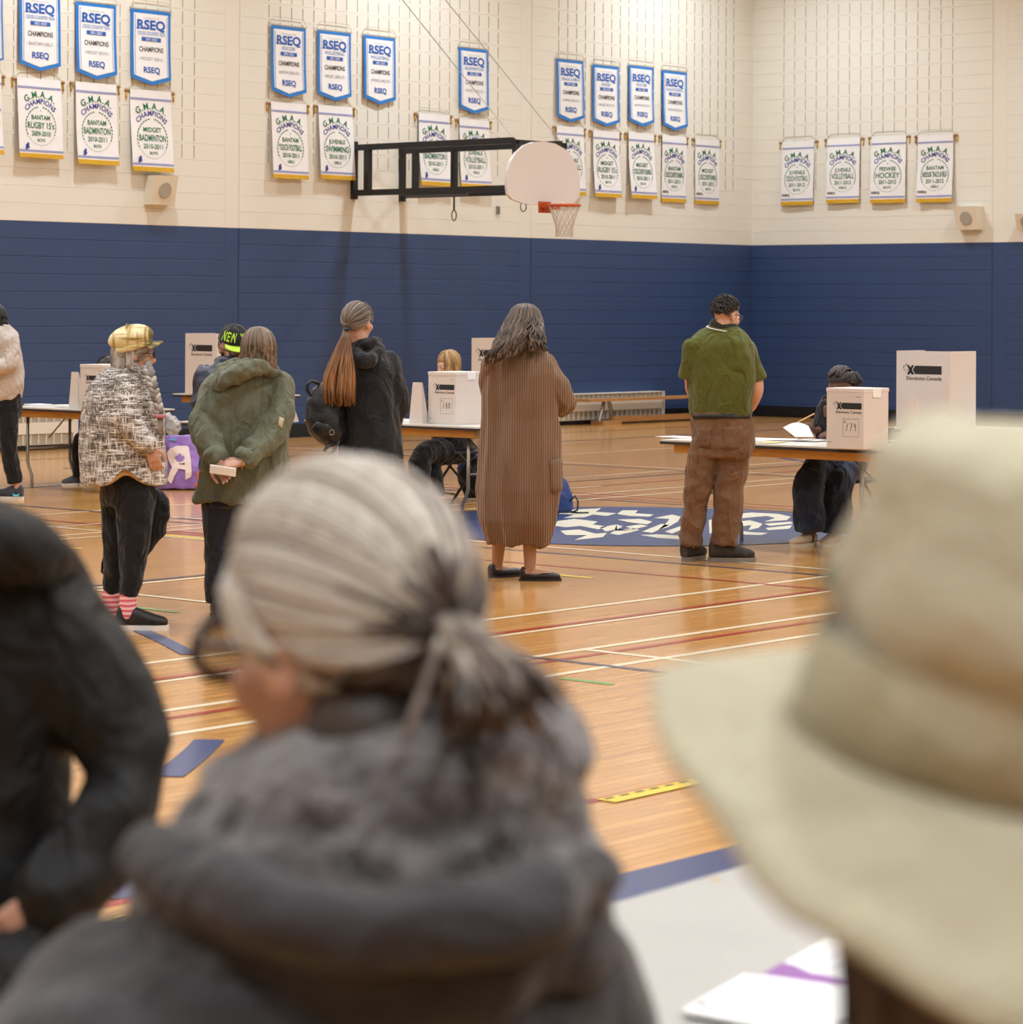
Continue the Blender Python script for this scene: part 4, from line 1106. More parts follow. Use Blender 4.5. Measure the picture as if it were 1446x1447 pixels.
# rucksack on the floor behind the brown cardigan
M_bpk = mat('rucksack_blue', (30, 56, 118), .6, .2, 20, .3, 60)
c = G(797, 726)
th = thing('rucksack', 'dark blue rucksack on the floor behind the brown cardigan', 'backpack', c)
solid('rucksack_body', [loft([(c + Vector((-.06, .12, z)), (1, 0, 0), (0, 1, 0), a, b) for z, a, b in ((.0, .12, .09), (.03, .14, .12), (.14, .13, .11), (.24, .10, .07), (.3, .05, .04))], 24, 2.6)], M_bpk, th, .012, 2, (.01, (9, 9, 9), 1))
obj('strap', [tube([c + Vector((.05, .02, .10)), c + Vector((.09, 0, .15)), c + Vector((.115, 0, .10)), c + Vector((.11, 0, .03)), c + Vector((.06, 0, .012))], .008, 6)], M_black, th, True)
obj('strap', [tube([c + Vector((.06, 0, .015)), c + Vector((.12, -.03, .01)), c + Vector((.2, -.01, .01))], .008, 6)], M_black, th, True)
# ================================================================== PEOPLE: tools
def vec2(f):
    f = Vector((f[0], f[1], 0)).normalized(); return f, Vector((f.y, -f.x, 0))
def skin(name, rgb):
    m = mat(name, rgb, 0.5, 0.08, 14, 0.08, 60); nodes(m)[2].inputs['Subsurface Weight'].default_value = 0.06
    nodes(m)[2].inputs['Subsurface Radius'].default_value = (.01, .004, .002)
    return m
def hair_mat(name, cols):
    if name in MATS: return MATS[name]
    m = mat(name, (128, 128, 128), 0.42); N, L, B = nodes(m)
    at = N.new('ShaderNodeAttribute'); at.attribute_name = 'shade'
    rp = N.new('ShaderNodeValToRGB'); e = rp.color_ramp.elements
    e[0].color = hexc(*cols[0]); e[1].color = hexc(*cols[-1]); e[0].position = 0; e[1].position = 1
    for i, c in enumerate(cols[1:-1]):
        x = e.new((i + 1) / (len(cols) - 1)); x.color = hexc(*c)
    L.new(at.outputs['Fac'], rp.inputs[0]); L.new(rp.outputs[0], B.inputs['Base Color'])
    return m
def locks_obj(name, locks, m, parent, extra=None):
    """locks: (points, radius list, shade, flat)"""
    V, Fs, S = [], [], []
    for pts, rad, sh, flat in locks:
        v, f = tube(pts, rad, 5, flat=flat); o = len(V); V += v; Fs += [tuple(i + o for i in q) for q in f]
        n = len(pts)
        S += [(sh[min(len(sh) - 1, int(i / 5 / n * len(sh)))] if hasattr(sh, '__len__') else sh) for i in range(len(v))]
    for g, sh in (extra or []):
        o = len(V); V += list(g[0]); Fs += [tuple(i + o for i in q) for q in g[1]]; S += [sh] * len(g[0])
    ob = obj(name, [(V, Fs)], m, parent, True)
    a = ob.data.attributes.new('shade', 'FLOAT', 'POINT'); a.data.foreach_set('value', S)
    return ob
class Head:
    def __init__(s, c, face, up=(0, 0, 1), k=1.0):
        s.c = Vector(c); s.f = Vector(face).normalized(); u = Vector(up); s.s = s.f.cross(u).normalized(); s.u = s.s.cross(s.f).normalized(); s.k = k
    def at(s, side, fwd, up): return s.c + (s.s * side + s.f * fwd + s.u * up) * s.k
    def ax(s): return (s.s, s.f, s.u)
    def geos(s):
        k = s.k
        E = lambda p, r: ellipsoid(s.at(*p), tuple(x * k for x in r), s.ax(), 16, 10)
        g = [E((0, -.012, .028), (.074, .094, .088)), E((0, .03, -.035), (.058, .062, .078)), E((0, .062, -.092), (.026, .026, .022)),
             E((0, .074, .022), (.052, .018, .014)), E((0, .085, -.068), (.023, .012, .012)),
             tube([s.at(0, .082, .015), s.at(0, .098, -.012), s.at(0, .112, -.034)], [.008 * k, .010 * k, .013 * k], 8), E((0, .098, -.038), (.016, .014, .009))]
        for d in (-1, 1):
            g.append(E((d * .076, -.012, -.012), (.009, .02, .032))); g.append(E((d * .045, .055, -.03), (.022, .024, .024)))
        return g
    def scalp(s, d, R=1.0, rad=(.079, .100, .094)):
        d = d.normalized(); return s.c + (s.s * (d.x * rad[0]) + s.f * (d.y * rad[1] - .012) + s.u * (d.z * rad[2] + .026)) * (s.k * R)
    def dirv(s, az, el):
        """az 0 = face, 90 = person's own right, 180 = back"""
        a, e = math.radians(az), math.radians(el); return Vector((math.sin(a) * math.cos(e), math.cos(a) * math.cos(e), math.sin(e)))
    def eyes(s, parent):
        for d in (-1, 1):
            obj('eye', [ellipsoid(s.at(d * .031, .077, .004), (.012 * s.k,) * 3, s.ax(), 10, 8)], mat('eye_white', (222, 216, 208), .3), parent, True)
            obj('iris', [ellipsoid(s.at(d * .031, .087, .004), (.006 * s.k, .003 * s.k, .006 * s.k), s.ax(), 8, 6)], mat('eye_iris', (48, 34, 26), .2), parent, True)
    def glasses(s, parent, m=None, r=.024, t=.0028):
        m = m or M_black; g = []
        for d in (-1, 1):
            g.append(tube([s.at(d * .034 + r * 1.1 * math.cos(a), .100, .002 + r * .8 * math.sin(a)) for a in [2 * math.pi * i / 16 for i in range(17)]], t * s.k, 6, cap=False))
            g.append(tube([s.at(d * .06, .098, .008), s.at(d * .079, .07, .008), s.at(d * .083, 0, .004), s.at(d * .08, -.02, -.012)], t * s.k, 6))
        g.append(tube([s.at(-.01, .1, .006), s.at(0, .106, .008), s.at(.01, .1, .006)], .0025 * s.k, 6))
        o = obj('glasses', g, m, parent, True)
        ml = mat('lens_glass', (150, 150, 160), .05); nodes(ml)[2].inputs['Transmission Weight'].default_value = .9; nodes(ml)[2].inputs['Alpha'].default_value = .35
        for d in (-1, 1):
            obj('lens', [tube([s.at(d * .034, .1, .002), s.at(d * .034, .101, .002)], r * s.k, 14)], ml, o)
def slerp(a, b, t):
    a, b = a.normalized(), b.normalized(); w_ = math.acos(max(-1, min(1, a.dot(b))))
    if w_ < 1e-4: return a
    return (a * math.sin((1 - t) * w_) + b * math.sin(t * w_)) / math.sin(w_)
def hair_cap(h, R=.985, cut=-.35, n=24, m=14, front=.35):
    """closed cap of hair over the skull"""
    V, Fs = [], []
    for i in range(m + 1):
        for k in range(n):
            az = 360 * k / n; fr = (1 + math.cos(math.radians(az))) / 2
            lo = math.degrees(math.asin(cut)) * (1 - fr) + math.degrees(math.asin(front)) * fr
            el = 90 - (90 - lo) * i / m
            V.append(h.scalp(h.dirv(az, el), R))
    for i in range(m):
        for k in range(n):
            j = (k + 1) % n; Fs.append((i * n + k, (i + 1) * n + k, (i + 1) * n + j, i * n + j))
    V.append(h.scalp(Vector((0, -.2, -.3)), .3)); t = len(V) - 1
    for k in range(n): Fs.append((m * n + k, t, m * n + (k + 1) % n))
    return V, Fs
def hairline(az):
    a = abs(((az + 180) % 360) - 180)
    pts = [(0, 38), (40, 34), (65, 18), (80, 2), (100, -18), (130, -36), (180, -46)]
    for (a0, e0), (a1, e1) in zip(pts, pts[1:]):
        if a0 <= a <= a1: return e0 + (e1 - e0) * (a - a0) / (a1 - a0)
    return -40
def pulled(h, n, tie, rs, rad=.006, shade=lambda az: random.random(), lift=.05):
    out = []
    for i in range(n):
        az = 360 * (i + rs.random()) / n; d0 = h.dirv(az, hairline(az) + rs.uniform(-3, 22)); L = []
        R = 1.0 + rs.random() * lift
        for k in range(9):
            t = k / 8; L.append(h.scalp(slerp(d0, tie, t), R + .03 * math.sin(math.pi * t)))
        out.append((L, [rad * .7] + [rad] * 7 + [rad * .6], shade(az), .5))
    return out
def falling(h, n, rs, zend, azr=(60, 300), rad=.007, wave=.004, drift=(0, 0, 0), spread=1.0, shade=None, part=80, jitter=.02, bell=1.0):
    """hair hanging from the crown over the skull then straight down to height zend (function of az)"""
    out = []
    for i in range(n):
        az = azr[0] + (azr[1] - azr[0]) * rs.random(); L = []
        R = 1.02 + .07 * rs.random(); ph = rs.uniform(0, 6.28)
        for el in (part, 62, 42, 22, 4):
            L.append(h.scalp(h.dirv(az, el), R * (1 + (bell - 1) * (part - el) / 80)))
        p = L[-1]; ze = (zend(az) if callable(zend) else zend) + rs.uniform(-jitter, jitter)
        out_d = (p - h.c); out_d.z = 0
        for k in range(1, 9):
            t = k / 8; z = p.z + (ze - p.z) * t
            q = Vector((p.x, p.y, z)) + out_d * (spread - 1) * t + Vector(drift) * t ** 1.2
            q += Vector((math.sin(ph + t * 9), math.cos(ph * 1.7 + t * 8), 0)) * wave
            L.append(q)
        out.append((L, [rad * .5] + [rad] * (len(L) - 2) + [rad * .35], shade(az) if shade else rs.random(), .6))
    return out
def hand(wr, d, pn, side, curl=.5, k=1.0, thumb=.6, spread=.06):
    """closed solids of a hand: wr wrist, d finger direction, pn palm normal (palm faces pn), side +1 thumb towards d x pn, -1 opposite"""
    wr, d, pn = Vector(wr), Vector(d).normalized(), Vector(pn); pn = (pn - d * pn.dot(d)).normalized(); s = d.cross(pn) * side
    g = [loft([(wr - d * .03 * k, s, pn, .027 * k, .021 * k), (wr, s, pn, .029 * k, .020 * k), (wr + d * .04 * k, s, pn, .040 * k, .017 * k), (wr + d * .085 * k, s, pn, .042 * k, .014 * k), (wr + d * .095 * k, s, pn, .036 * k, .010 * k)], 16, 2.4)]
    for i, (off, L) in enumerate(((.031, .070), (.0105, .080), (-.0105, .074), (-.031, .058))):
        p = wr + (d * .088 + s * off) * k; dd = (d + s * off * spread / .03).normalized(); pts = [p - dd * .015 * k]
        ang = 0
        for j, fr in enumerate((.45, .32, .23)):
            ang += curl * (.75, .9, .7)[j]
            q = dd * math.cos(ang) + pn * math.sin(ang); p = p + q * L * fr * k; pts.append(p)
        g.append(limb(pts, [.0095 * k, .0092 * k, .0085 * k, .0072 * k], 8))
    p = wr + (d * .025 + s * .033) * k; q = (d * .65 + s * .75 + pn * .25).normalized()
    p1 = p + q * .038 * k; q2 = (d * .9 + s * (.35 - thumb * .6) + pn * thumb * .5).normalized(); p2 = p1 + q2 * .032 * k; p3 = p2 + (q2 + d * .2).normalized() * .026 * k
    g.append(limb([p - q * .01 * k, p1, p2, p3], [.014 * k, .0115 * k, .0105 * k, .008 * k], 8))
    return g
class Person:
    def __init__(s, label, Y, u, group=None):
        s.Y = Y; s.ppm = F / Y; s.root = thing('person', label, 'person', (P(u, HOR, Y).x, Y, 0), group); s.skin = None
    def J(s, u, v, dy=0.0): return P(u, v, s.Y + dy)
    def ring(s, v, uL, uR, face, k=.65, dy=0.0, tilt=0.0):
        f, sd = vec2(face); hw = (uR - uL) / 2 / s.ppm; a = hw / math.sqrt(sd.x ** 2 + (k * f.x) ** 2)
        return (s.J((uL + uR) / 2, v, dy), sd + UP * (tilt * sd.x), f + UP * (tilt * f.x), a, k * a)
    def loft(s, face, k, rows, ex=2.3, dy=0.0, tilt=0.0, n=32):
        return loft([s.ring(r[0], r[1], r[2], face, r[3] if len(r) > 3 else k, (r[4] if len(r) > 4 else 0) + dy, tilt) for r in rows], n, ex)
    def body(s, m, h, pel, chest, arms, legs, hands=(), vox=.009, feet=True, extra=None, hv=.0042, slim=.62, legslim=None):
        """one continuous body: head, neck, trunk, arms and legs; hands finer"""
        pel, chest = Vector(pel), Vector(chest); f, sd = vec2(h.f if abs(h.f.x) + abs(h.f.y) > .2 else (0, 1))
        g = h.geos()
        nb = chest + UP * .1
        g.append(limb([h.at(0, -.02, -.05), h.at(0, -.022, -.10).lerp(nb, .35), nb], [.054, .052, .05], 14))
        ls = legslim or slim
        g.append(limb([pel, pel.lerp(chest, .5), chest], [.115 * slim, .10 * slim, .115 * slim], 16))
        for sh, el, wr in arms:
            g.append(limb([chest + UP * .04, sh], [.07 * slim, .055 * slim], 10)); g.append(limb([sh, el, wr], [.048 * slim, .040 * slim, .028 * max(slim, .9)], 12))
        for hip, kn, an in legs:
            g.append(limb([pel, hip], [.1 * slim, .085 * slim], 10)); g.append(limb([hip, kn, an], [.08 * slim, .055 * ls, .036 * max(ls, .8)], 12))
            if feet: g.append(limb([Vector(an), Vector(an) + Vector((0, 0, -.05))], [.036, .03], 8))
        co, no, fs = remesh(g, vox, 2)
        out = [([tuple(c) for c in co], fs)]
        for hd in hands:
            c2, n2, f2 = remesh(hd, hv, 2); out.append(([tuple(c) for c in c2], f2))
        o = obj('body', out + (extra or []), m, s.root, smooth=True)
        return o
    def wear(s, name, geos, m, vox=.011, sm=3, wr=None, deform=None, parent=None):
        co, no, fs = remesh(geos, vox, sm)
        if wr: co = wrinkle(co, no, wr[0] * 1.7, *wr[1:])
        if deform: co = np.array([deform(c) for c in co])
        return obj(name, [([tuple(c) for c in co], fs)], m, parent or s.root, smooth=True)
    def shoe(s, heel, d, L=.27, W=.095, upper=None, sole=None, sh=.022, top=.105, name='shoe', low=False):
        d = Vector((d[0], d[1], 0)).normalized(); sd = Vector((d.y, -d.x, 0)); c = Vector((heel.x, heel.y, 0))
        w2 = W / 2
        prof = [(0, .55, .7), (.06, .72, .95), (.22, .8, 1.0 if not low else .6), (.4, .86, .85 if not low else .45), (.58, .98, .68 if not low else .5), (.78, 1.0, .52), (.92, .8, .42), (1.0, .4, .3)]
        rg = [(c + d * (x * L) + UP * (sh + top * hh / 2 - .006), sd, UP, w2 * a, top * hh / 2) for x, a, hh in prof]
        th = s.wear(name, [loft(rg, 20, 2.5)], upper, .007, 2)
        rs_ = []
        n = 24; V = []; 
        for z in (0, sh):
            for i in range(n):
                t = 2 * math.pi * i / n; x = .5 - .53 * math.cos(t); y = math.sin(t); wd = w2 * (.86 + .18 * max(0, math.sin((x - .35) * 3.1)))
                V.append(c + d * (x * L) + sd * (y * wd) + UP * z)
        Fs = [tuple(range(n - 1, -1, -1)), tuple(range(n, 2 * n))] + [(i, (i + 1) % n, n + (i + 1) % n, n + i) for i in range(n)]
        obj('shoe_sole', [(V, Fs)], sole or upper, th)
        return th
RS = random.Random(11)
def tl(pts, rr, n=14): return limb(pts, rr, n, True)
def heel(p, u, dy=0): return Vector((P(u, HOR, p.Y + dy).x, p.Y + dy, 0))
def fabric(name, rgb, rough=.85, var=.18, scale=7, bump=.35, bscale=45, sheen=.15, stretch=(1, 1, 1), rgb2=None, fold=.7, fscale=(11, 11, 6)):
    return mat(name, rgb, rough, var, scale, bump, bscale, sheen=sheen, stretch=stretch, spec=.25, rgb2=rgb2, fold=fold, fscale=fscale)
def weave(name, dark, mid, light):
    if name in MATS: return MATS[name]
    m = mat(name, mid, .9); N, L, B = nodes(m)
    tc = N.new('ShaderNodeTexCoord'); fac = []
    for sc_, scl in (((14, 14, 150), 1.0), ((170, 170, 16), 1.0), ((4, 4, 26), 1.0)):
        mp = N.new('ShaderNodeMapping'); mp.inputs['Scale'].default_value = sc_; L.new(tc.outputs['Object'], mp.inputs[0])
        nz = N.new('ShaderNodeTexNoise'); nz.inputs['Scale'].default_value = scl; nz.inputs['Detail'].default_value = 2; L.new(mp.outputs[0], nz.inputs['Vector']); fac.append(nz.outputs['Fac'])
    mxn = N.new('ShaderNodeMath'); mxn.operation = 'MAXIMUM'; L.new(fac[0], mxn.inputs[0]); L.new(fac[1], mxn.inputs[1])
    rp = N.new('ShaderNodeValToRGB'); e = rp.color_ramp.elements; e[0].position = .46; e[0].color = hexc(*dark); e[1].position = .66; e[1].color = hexc(*light)
    q = e.new(.55); q.color = hexc(*mid)
    ad = N.new('ShaderNodeMath'); ad.operation = 'MULTIPLY_ADD'; L.new(fac[2], ad.inputs[0]); ad.inputs[1].default_value = .3; ad.inputs[2].default_value = -.15
    a2 = N.new('ShaderNodeMath'); a2.operation = 'ADD'; L.new(mxn.outputs[0], a2.inputs[0]); L.new(ad.outputs[0], a2.inputs[1])
    L.new(a2.outputs[0], rp.inputs[0]); L.new(rp.outputs[0], B.inputs['Base Color'])
    bp = N.new('ShaderNodeBump'); bp.inputs['Strength'].default_value = .5; bp.inputs['Distance'].default_value = .01; L.new(mxn.outputs[0], bp.inputs['Height']); L.new(bp.outputs[0], B.inputs['Normal'])
    return m
def ribbed(name, rgb, rgb2, per=.0145, ax=(1, 0, 0)):
    if name in MATS: return MATS[name]
    m = fabric(name, rgb, .9, .1); N, L, B = nodes(m)
    tc = N.new('ShaderNodeTexCoord'); wv = N.new('ShaderNodeTexWave'); wv.wave_type = 'BANDS'; wv.bands_direction = 'X'; wv.inputs['Scale'].default_value = 0.314 / per; wv.inputs['Distortion'].default_value = .25; wv.inputs['Detail'].default_value = 1
    L.new(tc.outputs['Object'], wv.inputs['Vector'])
    mx = N.new('ShaderNodeMix'); mx.data_type = 'RGBA'; mx.inputs[6].default_value = hexc(*rgb2); mx.inputs[7].default_value = hexc(*rgb); L.new(wv.outputs['Fac'], mx.inputs[0])
    L.new(mx.outputs[2], B.inputs['Base Color'])
    bp = N.new('ShaderNodeBump'); bp.inputs['Strength'].default_value = .7; bp.inputs['Distance'].default_value = .006; L.new(wv.outputs['Fac'], bp.inputs['Height']); L.new(bp.outputs[0], B.inputs['Normal'])
    return m
S_light = skin('skin_light', (206, 160, 138)); S_pink = skin('skin_pink', (198, 152, 130)); S_dark = skin('skin_dark', (96, 62, 46)); S_mid = skin('skin_mid', (172, 128, 104))
M_blackc = fabric('cloth_black', (22, 22, 25)); M_darkc = fabric('cloth_charcoal', (44, 43, 46), bscale=70)
M_shoeb = mat('shoe_black', (24, 24, 26), .5); M_solew = mat('sole_white', (226, 220, 212), .5); M_soleg = mat('sole_grey', (120, 114, 106), .6)
# ================================================================== PEOPLE, far group
def wave_hem(x0, w_, amp, z0, zr):
    def f(c):
        k = max(0, min(1, (z0 + zr - c[2]) / zr))
        return (c[0], c[1], c[2] + amp * math.exp(-((c[0] - x0) / w_) ** 2) * k)
    return f
# 1. walker cut by the left edge --------------------------------------------------
p = Person('person in pale grey sweater and black trousers at the left picture edge', 23.5, 8); J = p.J
h = Head(J(-10, 450), (-.97, .2, -.05)); face = (-1, .1)
arms = [(J(11, 484, -.12), J(20, 520, -.19), J(-22, 518, -.22)), (J(4, 484, .13), J(2, 522, .2), J(-24, 520, .2))]
legs = [(J(12, 592, -.03), J(12, 635, -.07), J(24, 686, -.02)), (J(2, 585, .1), J(-14, 635, .1), J(-36, 690, .12))]
p.body(S_light, h, J(10, 568), J(8, 492), arms, legs, [hand(J(-24, 518, -.22), (-1, 0, 0), (0, 1, 0), 1)])
M_sw = fabric('sweater_oatmeal', (196, 186, 178), .95, .1, 12, .4, 60)
p.wear('sweater', [p.loft(face, 1.0, [(458, -12, 10), (464, -16, 16), (474, -18, 24), (490, -18, 30), (515, -19, 33), (545, -19, 33), (558, -18, 31), (565, -15, 29)], tilt=.10),
                   limb([J(12, 482, -.13), J(20, 518, -.19), J(-20, 517, -.22)], [.075, .07, .055]), limb([J(6, 482, .14), J(4, 520, .2), J(-22, 519, .2)], [.07, .065, .05])], M_sw, wr=(.012, (7, 7, 5), 2))
p.wear('trousers', [p.loft(face, 1.0, [(556, -12, 29), (575, -14, 31), (592, -12, 28)]), tl([J(12, 588, -.05), J(12, 632, -.07), J(21, 681, -.02)], [.09, .075, .07]), tl([J(2, 588, .08), J(-14, 635, .1), J(-36, 684, .12)], [.09, .07, .065])], M_blackc, wr=(.008, (8, 8, 5), 4))
M_sn = fabric('sneaker_slate', (62, 70, 84), .7)
sh = p.shoe(heel(p, 34, -.02), (-1, .15), .28, .1, M_sn, M_solew, .028, .115, 'sneaker'); p.shoe(G(-26, 707), (-1, .1), .28, .1, M_sn, M_solew, .028, .115, 'sneaker')
M_teal = mat('logo_teal', (86, 190, 200), .5)
q0 = J(24, 701, -.03)
for dz, fl in ((.02, 1), (-.004, -1)):
    pts = [q0 + Vector((-.028 + .056 * t, -.052 + .012 * abs(t - .5), dz + fl * (-.016 + .05 * (t - .5) ** 2 * 1.3))) for t in [i / 8 for i in range(9)]]
    obj('shoe_emblem', [tube(pts, .0055, 5)], M_teal, sh, True)
locks_obj('hair', falling(h, 90, RS, lambda az: J(0, 468).z, (70, 290), .010, .006, spread=1.1), hair_mat('hair_black', [(14, 12, 12), (34, 28, 26)]), p.root, [(hair_cap(h), .3)])

# 2. plaid jacket and newsboy cap --------------------------------------------------
p = Person('person in white and brown woven jacket, yellow plaid newsboy cap and pink socks', 14.25, 182); J = p.J
h = Head(J(190, 500, -.02), (.95, .30, -.06)); face = (.93, .36)
arms = [(J(182, 545, -.16), J(176, 592, -.24), J(212, 634, -.18)), (J(178, 545, .17), J(186, 595, .24), J(226, 610, .18))]
legs = [(J(178, 692, -.08), J(180, 770, -.08), J(181, 850, -.09)), (J(168, 692, .09), J(164, 770, .08), J(157, 846, .08))]
p.body(S_pink, h, J(176, 668), J(180, 560), arms, legs, [hand(J(213, 632, -.19), (.25, .05, -1), (.2, 1, 0), 1, .4, .85)])
h.eyes(p.root); h.glasses(p.root, mat('glasses_dark', (48, 26, 30), .3), .022)
M_tw = weave('jacket_weave', (78, 72, 70), (158, 148, 138), (226, 225, 226)); M_tan = fabric('lining_tan', (196, 160, 112)); 
def hem2(c):
    zb = J(0, 684).z; k = max(0, min(1, (zb + .16 - c[2]) / .16)); x0 = J(189, 0).x
    return (c[0], c[1], c[2] + .095 * math.exp(-((c[0] - x0) / .07) ** 2) * k * k)
rows2 = [(511, 166, 200), (518, 156, 204), (526, 146, 208), (536, 137, 214), (556, 122, 224), (590, 115, 232), (633, 113.5, 234), (660, 113, 234), (684, 113, 234)]
p.wear('jacket', [p.loft(face, .98, rows2), limb([J(182, 548, -.13), J(178, 592, -.22), J(207, 628, -.2)], [.088, .078, .054]), limb([J(180, 548, .13), J(188, 592, .22), J(222, 608, .18)], [.08, .07, .05]),
                  limb([J(168, 514, -.07), J(184, 519, -.08), J(200, 522, -.03)], [.028, .026, .02])], M_tw, wr=(.014, (6, 6, 4), 6), deform=hem2)
p.wear('jacket_lining', [p.loft(face, .94, [(640, 120, 228), (672, 119, 228), (685, 118, 229)])], M_tan, deform=lambda c: (c[0], c[1], c[2] + .06 * math.exp(-((c[0] - J(189, 0).x) / .07) ** 2)))
p.wear('trousers', [p.loft(face, .9, [(660, 142, 214), (690, 143, 219), (715, 146, 216)]), tl([J(190, 700, -.07), J(190, 770, -.08), J(183, 842, -.09)], [.115, .082, .05]), tl([J(170, 700, .08), J(166, 775, .07), J(158, 838, .07)], [.11, .075, .047])], M_blackc, wr=(.007, (9, 9, 6), 3))
M_sock = mat('sock_pink', (222, 120, 140), .85); N_, L_, B_ = nodes(M_sock)
tc = N_.new('ShaderNodeTexCoord'); wv = N_.new('ShaderNodeTexWave'); wv.bands_direction = 'Z'; wv.inputs['Scale'].default_value = 12; wv.inputs['Distortion'].default_value = 1; L_.new(tc.outputs['Object'], wv.inputs['Vector'])
rp = N_.new('ShaderNodeValToRGB'); rp.color_ramp.elements[0].color = hexc(214, 92, 118); rp.color_ramp.elements[1].color = hexc(236, 196, 196); rp.color_ramp.elements[0].position = .45; rp.color_ramp.elements[1].position = .55
L_.new(wv.outputs['Fac'], rp.inputs[0]); L_.new(rp.outputs[0], B_.inputs['Base Color'])
for u, v, dy in ((181, 842, -.09), (157, 838, .07)):
    p.wear('sock', [limb([J(u, v, dy), J(u, v + 26, dy)], [.046, .044])], M_sock, .008)
p.shoe(heel(p, 167, -.09), (1, .04), .265, .098, M_shoeb, M_solew, .028, .115, 'sneaker'); p.shoe(heel(p, 143, .07), (.93, .30), .26, .095, M_shoeb, M_solew, .028, .115, 'sneaker')
M_hg = hair_mat('hair_grey', [(96, 88, 84), (150, 142, 136), (188, 182, 176)])
lk = pulled(h, 110, h.dirv(100, -32), RS, .008, lambda az: RS.random())
lk += falling(h, 60, RS, lambda az: h.c.z - .085, (95, 255), .010, .003)
ear = J(203, 514, -.12)
locks_obj('hair', lk, M_hg, p.root, [(hair_cap(h), .4)])
# braid in front of the shoulder
br_, pts = [], [J(206, 516, -.11), J(212, 530, -.16), J(219, 555, -.19), J(224, 575, -.2), J(226, 588, -.2)]
path = []
for i in range(len(pts) - 1):
    for k in range(6): path.append(pts[i].lerp(pts[i + 1], k / 6))
path.append(pts[-1])
ex = []
for i in range(len(path) - 1):
    d = (path[i + 1] - path[i]).normalized(); sd = d.cross(Vector((0, -1, 0))).normalized(); w_ = .026 - .008 * i / len(path); sg = 1 if i % 2 else -1
    a = (d * .8 + sd * sg * -.6).normalized(); b = a.cross(Vector((0, 1, 0))).normalized()
    ex.append((ellipsoid(path[i] + sd * sg * w_ * .45, (w_ * .62, .017, w_ * 1.1), (b, Vector((0, 1, 0)), a), 10, 8), RS.random()))
for i in range(14):
    e = path[-1] + Vector((RS.uniform(-.012, .012), 0, 0)); br_.append(([e, e + Vector((0, 0, -.05)), e + Vector((RS.uniform(-.02, .02), 0, -.1))], [.005, .005, .002], RS.random(), .7))
locks_obj('hair_braid', br_, M_hg, p.root, ex)
obj('hair_tie', [tube([path[-1] + Vector((.022 * math.cos(a), -.002 + .02 * math.sin(a), 0)) for a in [i * math.pi / 5 for i in range(11)]], .011, 6, cap=False)], mat('hair_tie_pink', (176, 112, 122), .7), p.root, True)
# cap
M_pl = mat('cap_plaid', (214, 196, 126), .85, .1); N_, L_, B_ = nodes(M_pl)
tc = N_.new('ShaderNodeTexCoord')
vals = []
for sc_ in ((26, 3, 3), (3, 3, 30)):
    mp = N_.new('ShaderNodeMapping'); mp.inputs['Scale'].default_value = sc_; L_.new(tc.outputs['Object'], mp.inputs[0]); nz = N_.new('ShaderNodeTexNoise'); nz.inputs['Scale'].default_value = 1.4; L_.new(mp.outputs[0], nz.inputs['Vector']); vals.append(nz.outputs['Fac'])
mm = N_.new('ShaderNodeMath'); mm.operation = 'MINIMUM'; L_.new(vals[0], mm.inputs[0]); L_.new(vals[1], mm.inputs[1])
rp = N_.new('ShaderNodeValToRGB'); e = rp.color_ramp.elements; e[0].position = .38; e[0].color = hexc(104, 94, 58); e[1].position = .54; e[1].color = hexc(220, 212, 172); q = e.new(.45); q.color = hexc(186, 160, 98)
L_.new(mm.outputs[0], rp.inputs[0]); L_.new(rp.outputs[0], B_.inputs['Base Color'])
cc = J(185, 478, -.03); f_, s_ = vec2(face); up_ = (UP + Vector((-.24, -.05, 0))).normalized(); fx = (f_ - up_ * f_.dot(up_)).normalized(); sx = fx.cross(up_)
crown = []
for j in range(13):
    a = math.pi / 2 * (1 - j / 8)
    for k in range(32):
        t = 2 * math.pi * k / 32; bulge = 1 + .035 * abs(math.cos(4 * t))
        rr = math.cos(a) if j <= 8 else 1 - .045 * (j - 8); zz = math.sin(a) * .072 if j <= 8 else -.011 * (j - 8)
        crown.append(cc + sx * (math.sin(t) * .115 * rr * bulge) + fx * (math.cos(t) * .118 * rr * bulge) + up_ * zz)
fs = [(j * 32 + k, (j + 1) * 32 + k, (j + 1) * 32 + (k + 1) % 32, j * 32 + (k + 1) % 32) for j in range(12) for k in range(32)]
cap = obj('newsboy_cap', [(crown, fs)], M_pl, p.root, True)
obj('cap_band', [tube([cc + sx * math.sin(t) * .097 + fx * math.cos(t) * .101 - up_ * .046 for t in [2 * math.pi * k / 28 for k in range(29)]], [(.008, .016)] * 29, 8, cap=False)], M_pl, cap, True)
V, Fs = [], []
for j in range(4):
    for k in range(13):
        t = math.radians(-62 + 124 * k / 12); r0 = .098 + .062 * j / 3 * math.cos(t * 1.25) ** .6
        V.append(cc + sx * math.sin(t) * r0 * .98 + fx * math.cos(t) * r0 - up_ * (.040 + .012 * j / 3 - .02 * (math.sin(t) ** 2) * -1))
top = len(V); V += [v - up_ * .008 for v in V]
for j in range(3):
    for k in range(12):
        a = j * 13 + k; q = (a, a + 1, a + 14, a + 13); Fs.append(q); Fs.append(tuple(top + i for i in reversed(q)))
for k in range(12): Fs.append((39 + k, 40 + k, top + 40 + k, top + 39 + k))
obj('cap_visor', [(V, Fs)], M_pl, cap, True)
obj('cap_button', [ellipsoid(cc + up_ * .072, (.012, .012, .006))], M_pl, cap, True)
